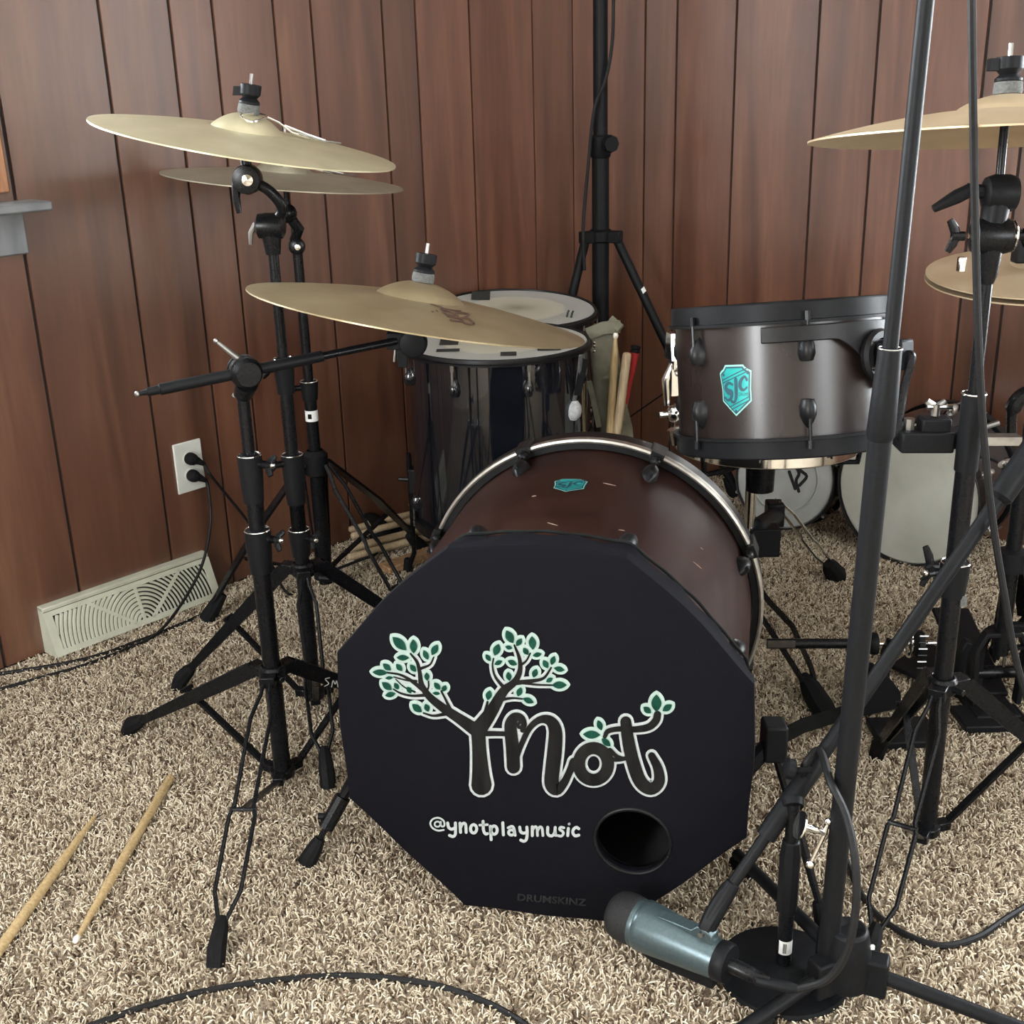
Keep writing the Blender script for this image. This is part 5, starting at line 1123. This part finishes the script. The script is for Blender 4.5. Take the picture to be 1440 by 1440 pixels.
cord('pole_cable', 'black cable wound down the pole of the back corner stand', [at(863, -10, 3.315), at(861, 60, 3.313), at(852, 110, 3.31), at(838, 145, 3.31), at(832, 180, 3.31), at(828, 225, 3.31), at(822, 290, 3.31), at(820, 330, 3.3), at(822, 380, 3.3)], .0045)

# ------------------------------------------------------------------ tall tripod microphone stand at the front right
At = V((.407, 1.222, 0))
tm = thing('microphone_stand', 'tall grey-black microphone stand rising past the right side of the rack tom', 'stand', At)
def line(p, q, k): return p+(q-p)*k
pb, pm, pt_ = at(1166, 1312, 1.222), at(1252, 490, 1.232), at(1302, 0, 1.238)
tdir = (pt_-pm).normalized(); pk = at(1238, 612, 1.23)
b = B(); b.cyl(pb-UP*.03, pk, .0128, 20); obj('lower_pole', b, 'black_satin', tm)
b = B(); b.lathe(pk, pm-pk, [(.0125, -.006), (.0152, .0), (.014, (pm-pk).length*.5), (.0122, (pm-pk).length), (.0085, (pm-pk).length+.001)], 20); cl_ = obj('clutch', b, 'black_satin', tm)
b = B(); b.torus(pm, tdir, .012, .001, 28, 6); obj('clutch_rim', b, 'steel', cl_)
b = B(); b.cyl(pm-tdir*.02, pt_+tdir*.35, .0082, 18); obj('upper_pole', b, 'black_satin', tm)
b = B(); b.lathe(At+UP*.024, UP, [(.022, 0), (.031, .004), (.033, .03), (.029, .06), (.0255, .08), (.024, .086), (.017, .087), (.0135, .082)], 24)
legs_t = [(on(1520, 1492), .0), (on(1040, 1462), .0), (on(1036, 1212), .0)]
for f, _ in legs_t:
    d = f-At; d.z = 0; d.normalize(); b.box(At+d*.032+UP*.05, d*.02, d.cross(UP)*.0135, UP*.026)
obj('leg_hub', b, 'black_satin', tm, bevel=.004)
b = B(); b.box(At+UP*.085+RT*.027-FW*.01, RT*.0035, UP*.003, FW*.003); obj('hub_label', b, 'label_white', tm)
for f, _ in legs_t:
    d = f-At; d.z = 0; d.normalize(); top = At+d*.04+UP*.05; b = B(); b.tube([top, f+UP*.014], .0092, 12); lg = obj('leg', b, 'black_satin', tm); foot_rubber(lg, f, top-f, .0145, .05)

# ------------------------------------------------------------------ kick microphone on a low boom stand with a round base
Am = V((.340, 1.268, 0))
km = thing('microphone_stand', 'low microphone stand with round cast base and boom in front of the kick drum', 'stand', Am)
b = B(); b.lathe(Am, UP, [(.084, 0), (.086, .004), (.084, .009), (.03, .014), (.017, .019), (.0095, .02)], 64); obj('round_base', b, 'black_satin', km)
def zm(x, y): return onax(x, y, Am.x, Am.y)
b = B(); b.cyl(Am+UP*.012, Am+UP*.115, .0098, 18); obj('pole', b, 'black_paint', km)
b = B(); b.lathe(Am+UP*.1, UP, [(.011, 0), (.0135, .006), (.0138, .09), (.0115, .108), (.0095, .11)], 8); obj('clutch', b, 'black_satin', km)
b = B(); b.cyl(Am+UP*.2, Am+UP*.265, .0085, 14); obj('upper_pole', b, 'black_paint', km)
b = B(); k = 12; zl = zm(1103, 1327)
st = 0
for i in range(k+1):
    a = math.radians(-150+i*10); 
    for z_ in (-.0105, .0105): b.v.append(Am+V((math.cos(a), math.sin(a), 0))*.0101+UP*(zl+z_))
    if i: b.f.append((2*i-2, 2*i, 2*i+1, 2*i-1))
lb_ = obj('pole_label', b, 'label_white', km); lab(lb_, 'white sticker with fine print')
for j in range(3):
    b = B(); a = math.radians(-112+j*9); c = Am+V((math.cos(a), math.sin(a), 0))*.0103+UP*zl; b.box(c, V((-math.sin(a), math.cos(a), 0))*.0005, UP*.0075, V((math.cos(a), math.sin(a), 0))*.0001); obj('fine_print', b, 'print_dark', lb_)
B0, B1 = at(1000, 1287, 1.232), at(1440, 650, 1.42); bdr = (B1-B0).normalized()
def onb(x, y):                                # nearest point of the boom to a sight line
    r_ = ray(x, y).normalized(); w0 = B0-EYE; bb = bdr.dot(r_); return B0+bdr*((bb*r_.dot(w0)-bdr.dot(w0))/(1-bb*bb))
m0, m1, m2, m3 = onb(1147, 1070), onb(1075, 1176), onb(1012, 1268), onb(1403, 704)
b = B(); b.tube([m1, m1+(m0-m1)*.99, m0, m0+bdr*.012], [.0128, .0128, .0122, .0095], 18); obj('boom_sleeve', b, 'black_satin', km)
b = B(); b.tube([m1+bdr*.01, m2-bdr*.004], .0078, 14); obj('boom_tip_rod', b, 'black_satin', km)
b = B(); b.tube([m0-bdr*.01, m3+bdr*.02], .0096, 14); obj('boom_rod', b, 'black_satin', km)
b = B(); b.tube([m3, m3+bdr*.006, m3+bdr*.17], [.011, .0158, .0165], 16); obj('counterweight', b, 'black_satin', km)
jc = onb(1112, 1122); b = B(); b.tube([Am+UP*.258, line(Am+UP*.262, jc, .6)], [.013, .015], 12); obj('boom_clamp', b, 'black_satin', km)
ts = at(1131, 1160, 1.228); b = B(); b.lathe(ts-RT*.006, RT+UP*-.35, [(.017, 0), (.0175, .002), (.007, .006), (.0045, .008), (.004, .028)], 20); th = obj('tee_screw', b, 'chrome', km)
te = at(1160, 1172, 1.225); ta, tb_ = at(1165, 1155, 1.225), at(1139, 1215, 1.222); b = B(); b.tube([ts+RT*.01-UP*.003, te], .0035, 8); b.tube([ta, te, tb_], .0028, 8); b.ball(ta, .0048, 10); b.ball(tb_, .0062, 12); obj('tee_bar', b, 'chrome', th)
kn = at(1118, 1083, 1.27); b = B(); b.lathe(kn, -RT+UP*.3, [(.006, 0), (.013, .003), (.013, .012), (.008, .014)], 14); b.cyl(kn, kn+RT*.02, .004, 8); obj('rear_knob', b, 'black_satin', km)

mf, mt_ = V((.128, 1.302, .077)), V((.2485, 1.206, .077)); md = (mt_-mf).normalized(); ML = (mt_-mf).length
mic = thing('microphone', 'blue-grey kick drum microphone with black grille pointing at the cover', 'microphone', V(((mf.x+mt_.x)/2, (mf.y+mt_.y)/2, .04)))
b = B(); b.lathe(mf, md, [(1e-6, -.014), (.012, -.0135), (.022, -.011), (.0295, -.004), (.0325, .006), (.033, .018), (.032, .027), (.03, .03)], 40); obj('grille', b, 'mic_grille', mic)
b = B(); b.lathe(mf, md, [(.03, .026), (.0315, .027), (.0318, .034), (.031, .036)], 40); obj('grille_ring', b, 'mic_body', mic)
b = B(); b.lathe(mf, md, [(.031, .033), (.0332, .036), (.0335, .042), (.0305, .08), (.0255, ML-.012), (.0245, ML-.006)], 48); obj('body', b, 'mic_body', mic)
b = B(); b.lathe(mf, md, [(.025, ML-.008), (.0258, ML-.006), (.0256, ML+.006), (.024, ML+.009), (.012, ML+.0095)], 40); obj('tail_cap', b, 'black_satin', mic)
mup = (UP-md*UP.dot(md)).normalized(); msd = md.cross(mup)
b = B(); q0 = mf+md*(ML*.8)
b.prism([(-.062, -.001), (.018, -.004), (.018, .01), (.01, .016), (-.004, .016), (-.012, .007), (-.06, .005)], q0+mup*.026-msd*.009, md, mup, msd*.018); obj('mount_flange', b, 'mic_body', mic, bevel=.0015)
pv = q0+mup*.036+md*.004; b = B(); b.tube([m2+bdr*.03, m2+bdr*.012, line(m2, pv, .6), pv-mup*.004], [.0095, .0115, .012, .011], 14, flat=1.0)
b.bar([m2+bdr*.022, m2, line(m2, pv, .5), pv, pv-bdr*.006], [.018, .022, .023, .022, .014], [.014, .016, .016, .015, .01], msd); obj('mic_clip', b, 'black_satin', km, bevel=.002)
b = B(); b.cyl(pv-msd*.0135, pv+msd*.0135, .0035, 10); obj('pivot_screw', b, 'steel', mic)
lw_ = B(); lw_.prism([(.034, -.01), (ML-.008, -.016), (ML-.008, .012), (.06, .016), (.04, .008)], mf-mup*.028-msd*.012, md, -mup, msd*.024); obj('lower_rail', lw_, 'black_satin', mic, bevel=.002)
# microphone cable: plug, loop up to the boom, then across the carpet
xe = mt_+md*.01; mcab = thing('microphone_cable', 'black cable plugged into the blue-grey microphone and looped over the boom', 'cable', V((xe.x, xe.y, .05)))
c1 = at(1070, 1380, 1.165); c2 = at(1122, 1391, 1.15)
b = B(); b.tube([xe-md*.004, xe+md*.03, xe+md*.031, xe+md*.044], [.0095, .0095, .0088, .0075], 16); obj('plug', b, 'black_paint', mcab)
b = B(); b.tube(sm([xe+md*.042, line(xe+md*.042, c1, .6), c1, c2], 6), [.0075]*6+[.0068]*12+[.005], 12); pl_ = obj('strain_relief', b, 'black_satin', mcab); 
b = B(); b.box(c1+UP*.0085-FW*.002, (c2-c1).normalized()*.01, FW*.0004, UP*.002); lab(obj('plug_marking', b, 'print_grey', pl_), 'pale marking on the plug')
b = B(); b.tube(sm([c2, at(1165, 1376, 1.135), at(1192, 1335, 1.13), at(1204, 1270, 1.135), at(1202, 1205, 1.15), at(1190, 1148, 1.18), at(1168, 1100, 1.215), m0+UP*.018-FW*.008, at(1134, 1072, 1.275), at(1128, 1090, 1.285)], 8), .0048, 10); obj('cord', b, 'cable_rubber', mcab)
cord('floor_cable', 'black cable curving over the carpet at the lower right, behind the tall microphone stand', [on(1188, 1205, .005), on(1206, 1248, .005), on(1232, 1285, .005), on(1275, 1315, .005), on(1325, 1330, .005), on(1375, 1318, .005), on(1415, 1292, .005), on(1470, 1258, .005)], .0048)
cord('hanging_cable', 'dark grey cable hanging nearly straight down at the right edge', [at(1366, -40, 1.34), at(1368, 120, 1.34), at(1371, 300, 1.345), at(1376, 480, 1.35), at(1384, 620, 1.36), at(1397, 740, 1.37), at(1413, 840, 1.375), at(1428, 925, 1.38), at(1452, 1010, 1.38)], .0046)

# ------------------------------------------------------------------ sticks, mallet, bags
def stick(label, butt, tip, r=.0073, m='stick_wood', group=None, taper=True, name='drumstick', tipm='stick_tip'):
    d = (tip-butt).normalized(); L_ = (tip-butt).length; t = thing(name, label, 'drumstick', V(butt), group)
    b = B(); b.tube([butt, butt+d*.002, butt+d*.006, butt+d*(L_*.7), butt+d*(L_*.86), butt+d*(L_-.012)], [r*.55, r*.85, r, r, r*.72, r*.42], 12); obj('shaft', b, m, t)
    if taper: b = B(); b.tube([butt+d*(L_-.013), butt+d*(L_-.01), butt+d*(L_-.005), butt+d*(L_-.001), butt+d*L_], [r*.4, r*.6, r*.66, r*.5, r*.15], 10); obj('tip', b, tipm, t)
    return t
sa0, sa1 = on(137, 1143, .007), on(-2, 1337, .007); da = (sa1-sa0).normalized()
stick('tan drumstick on the carpet, running out at the left edge', sa1+da*.08, sa0-da*.0, .0076, 'stick_wood', 'pair of drumsticks on the carpet', taper=False)
stick('tan drumstick on the carpet with its white tip in view', on(241, 1092, .007), on(105, 1325, .007), .0074, 'stick_wood', 'pair of drumsticks on the carpet')

bgp = at(854, 520, 2.72)
bg = thing('stick_bag', 'olive canvas stick bag hanging beside the front floor tom', 'bag', V((bgp.x, bgp.y, .3)))
b = B(); tw = V((.995, .1, 0)); dp_ = V((-.1, .995, 0))
secs = [(830, 462, .036, .012), (833, 480, .034, .017), (838, 520, .036, .024), (842, 560, .04, .028), (850, 600, .042, .03), (856, 660, .04, .03), (858, 700, .03, .02)]
for i, (x, y, hw, hd_) in enumerate(secs):
    c = at(x+14, y, 2.72)
    for k in range(16): a = 2*PI*k/16; b.v.append(c+tw*(hw*math.copysign(abs(math.cos(a))**.6, math.cos(a)))+dp_*(hd_*math.copysign(abs(math.sin(a))**.7, math.sin(a)))+dp_*.003*math.sin(i*2+k))
    if i: b.ringfaces((i-1)*16, i*16, 16)
b.f += [tuple(reversed(range(16))), tuple(range(len(b.v)-16, len(b.v)))]
obj('body', b, 'olive_canvas', bg)
b = B(); b.bar([at(826, 470, 2.70), at(848, 461, 2.70), at(872, 459, 2.71)], .006, .028, dp_); b.bar([at(858, 449, 2.72), at(866, 456, 2.71), at(873, 462, 2.7)], .008, .02, dp_); obj('flap', b, 'olive_canvas', bg)
b = B(); b.bar([at(828, 536, 2.66), at(836, 570, 2.66), at(842, 600, 2.67)], .012, .006, tw); b.bar([at(848, 532, 2.67), at(862, 527, 2.67), at(874, 526, 2.68)], .004, .006, dp_); obj('pocket_edge', b, 'olive_canvas', bg)
for (x, y) in ((836, 482), (836, 487), (836, 494)):
    b = B(); b.ball(at(x, y, 2.675), .0035, 8); obj('rivet', b, 'chrome', bg)
stick('pale drumstick standing tip up in the olive stick bag', at(856, 640, 2.655), at(866, 468, 2.665), .0095, 'stick_wood', 'sticks standing in the olive bag')
stick('pale drumstick standing butt up in the olive bag, beside the red brush', at(882, 496, 2.655), at(864, 640, 2.65), .0105, 'stick_pale', 'sticks standing in the olive bag', taper=False)
rb0, rb1 = at(894, 489, 2.68), at(873, 590, 2.67); d = (rb1-rb0).normalized(); L_ = (rb1-rb0).length
br = thing('brush', 'red-handled drum brush with black cap in the olive stick bag', 'drum brush', rb1)
b = B(); b.tube([rb0+d*.006, rb0+d*(L_*.78)], [.0105, .009], 12); obj('handle', b, 'red_plastic', br)
b = B(); b.lathe(rb0-d*.005, d, [(.009, 0), (.0115, .002), (.0115, .006), (.009, .009), (.0115, .012), (.0105, .016)], 14); obj('end_cap', b, 'rubber', br)
b = B(); b.tube([rb0+d*(L_*.76), rb1], [.009, .0095], 12); obj('ferrule', b, 'olive_canvas', br)
mp_ = at(807, 577, 2.5); ml = thing('mallet', 'soft white felt mallet hanging head down on the front floor tom', 'mallet', mp_)
b = B(); b.lathe(mp_-V((.004, 0, .022)), V((.18, 0, 1)), [(1e-6, 0), (.01, .002), (.0165, .012), (.0175, .022), (.015, .034), (.006, .044), (1e-6, .045)], 18); obj('head', b, 'felt_white', ml)
b = B(); b.tube([mp_+UP*.02, at(812, 545, 2.5), at(817, 500, 2.475)], .005, 8); obj('shaft', b, 'felt', ml)
b = B(); b.bar([at(812, 556, 2.49), at(818, 525, 2.485), at(823, 505, 2.48)], .016, .003, RT); obj('sleeve', b, 'bag_black', ml)

# pile of sticks on a black stick roll by the left wall
dr = (on(640, 742)-on(500, 778)).normalized()
rl0 = on(545, 765); rl = thing('stick_roll', 'black open stick roll lying on the carpet behind the left stands', 'bag', rl0)
b = B(); b.prism([(-.06, -.03), (.3, -.03), (.3, .12), (-.04, .1)], rl0+UP*.0, dr, dr.cross(UP)*-1, UP*.006); obj('cloth', b, 'bag_black', rl, bevel=.002)
b = B()
for dx in (-.02, .1): b.tube(sm([rl0+dr*dx+UP*.002+dr.cross(UP)*.03, rl0+dr*(dx+.01)+UP*.035+dr.cross(UP)*.0, rl0+dr*(dx+.02)+UP*.05-dr.cross(UP)*.06, rl0+dr*(dx+.03)+UP*.04-dr.cross(UP)*.14, rl0+dr*(dx+.03)+UP*.006-dr.cross(UP)*.18], 5), .006, 8, flat=4.0, side=dr); break
obj('strap', b, 'bag_black', rl)
ends = [(491, 745, .03), (513, 738, .045), (489, 784, .018), (491, 772, .022), (513, 765, .04), (517, 776, .024), (519, 722, .035), (494, 754, .045)]
proto = None
for i, (x, y, z_) in enumerate(ends):
    p = on(x, y, z_)
    names = ['leftmost pale drumstick end, upper row', 'pale drumstick of the upper row, second from the left', 'lowest drumstick of the pile on the roll', 'pale drumstick just above the lowest of the pile', 'drumstick in the middle of the pile, upper of two', 'drumstick in the middle of the pile, lower of two', 'rearmost drumstick of the pile, nearest the wall', 'drumstick of the pile just below the upper row']
    if proto is None:
        proto = stick(names[i]+', on the black stick roll', p, p+dr*.405, .0088, 'stick_pale', 'drumsticks piled on the black stick roll')
    else:
        c = proto.copy(); COL.objects.link(c); c.location = p; c['label'] = names[i]+', on the black stick roll'
        for ch in proto.children: k_ = ch.copy(); COL.objects.link(k_); k_.parent = c
        c.rotation_euler.z = math.radians((i*37 % 9)-4)*.6
wb = on(572, 794); wd = (on(604, 772)-on(544, 793)).normalized(); b = B(); b.box(V((wb.x, wb.y, .009))+wd*.06, wd*.13, wd.cross(UP)*.022, UP*.009)
tag(obj('wood_block', b, 'timber', base=V((wb.x, wb.y, 0)), bevel=.003), 'striped length of brown wood on the carpet by the kick cover', 'wood')

# maker's white lettering on the hidden-side leg of the front cymbal stand
b = B(); lp = A1+(V((-.19, 1.985, 0))-A1)*.3; lp.z = hz1*.75; ld = (V((-.19, 1.985, 0))-A1).normalized(); lnr = ld.cross(UP); lnr = lnr if lnr.dot(EYE-lp) > 0 else -lnr
lfm = lambda x, y, l: onplane(x, y, lp+lnr*.0145, lnr)+lnr*l
for p in ([(463, 953), (457, 955), (462, 961), (456, 965)], [(466, 966), (468, 957), (471, 962), (473, 957), (475, 966)], [(484, 959), (479, 962), (479, 967), (484, 969)]): ribbon(b, sm2(p, None, 4)[0], 1.3, lfm, .0006)
lm = obj('leg_marking', b, 'label_white', s1); lab(lm, 'white lettering on the leg')
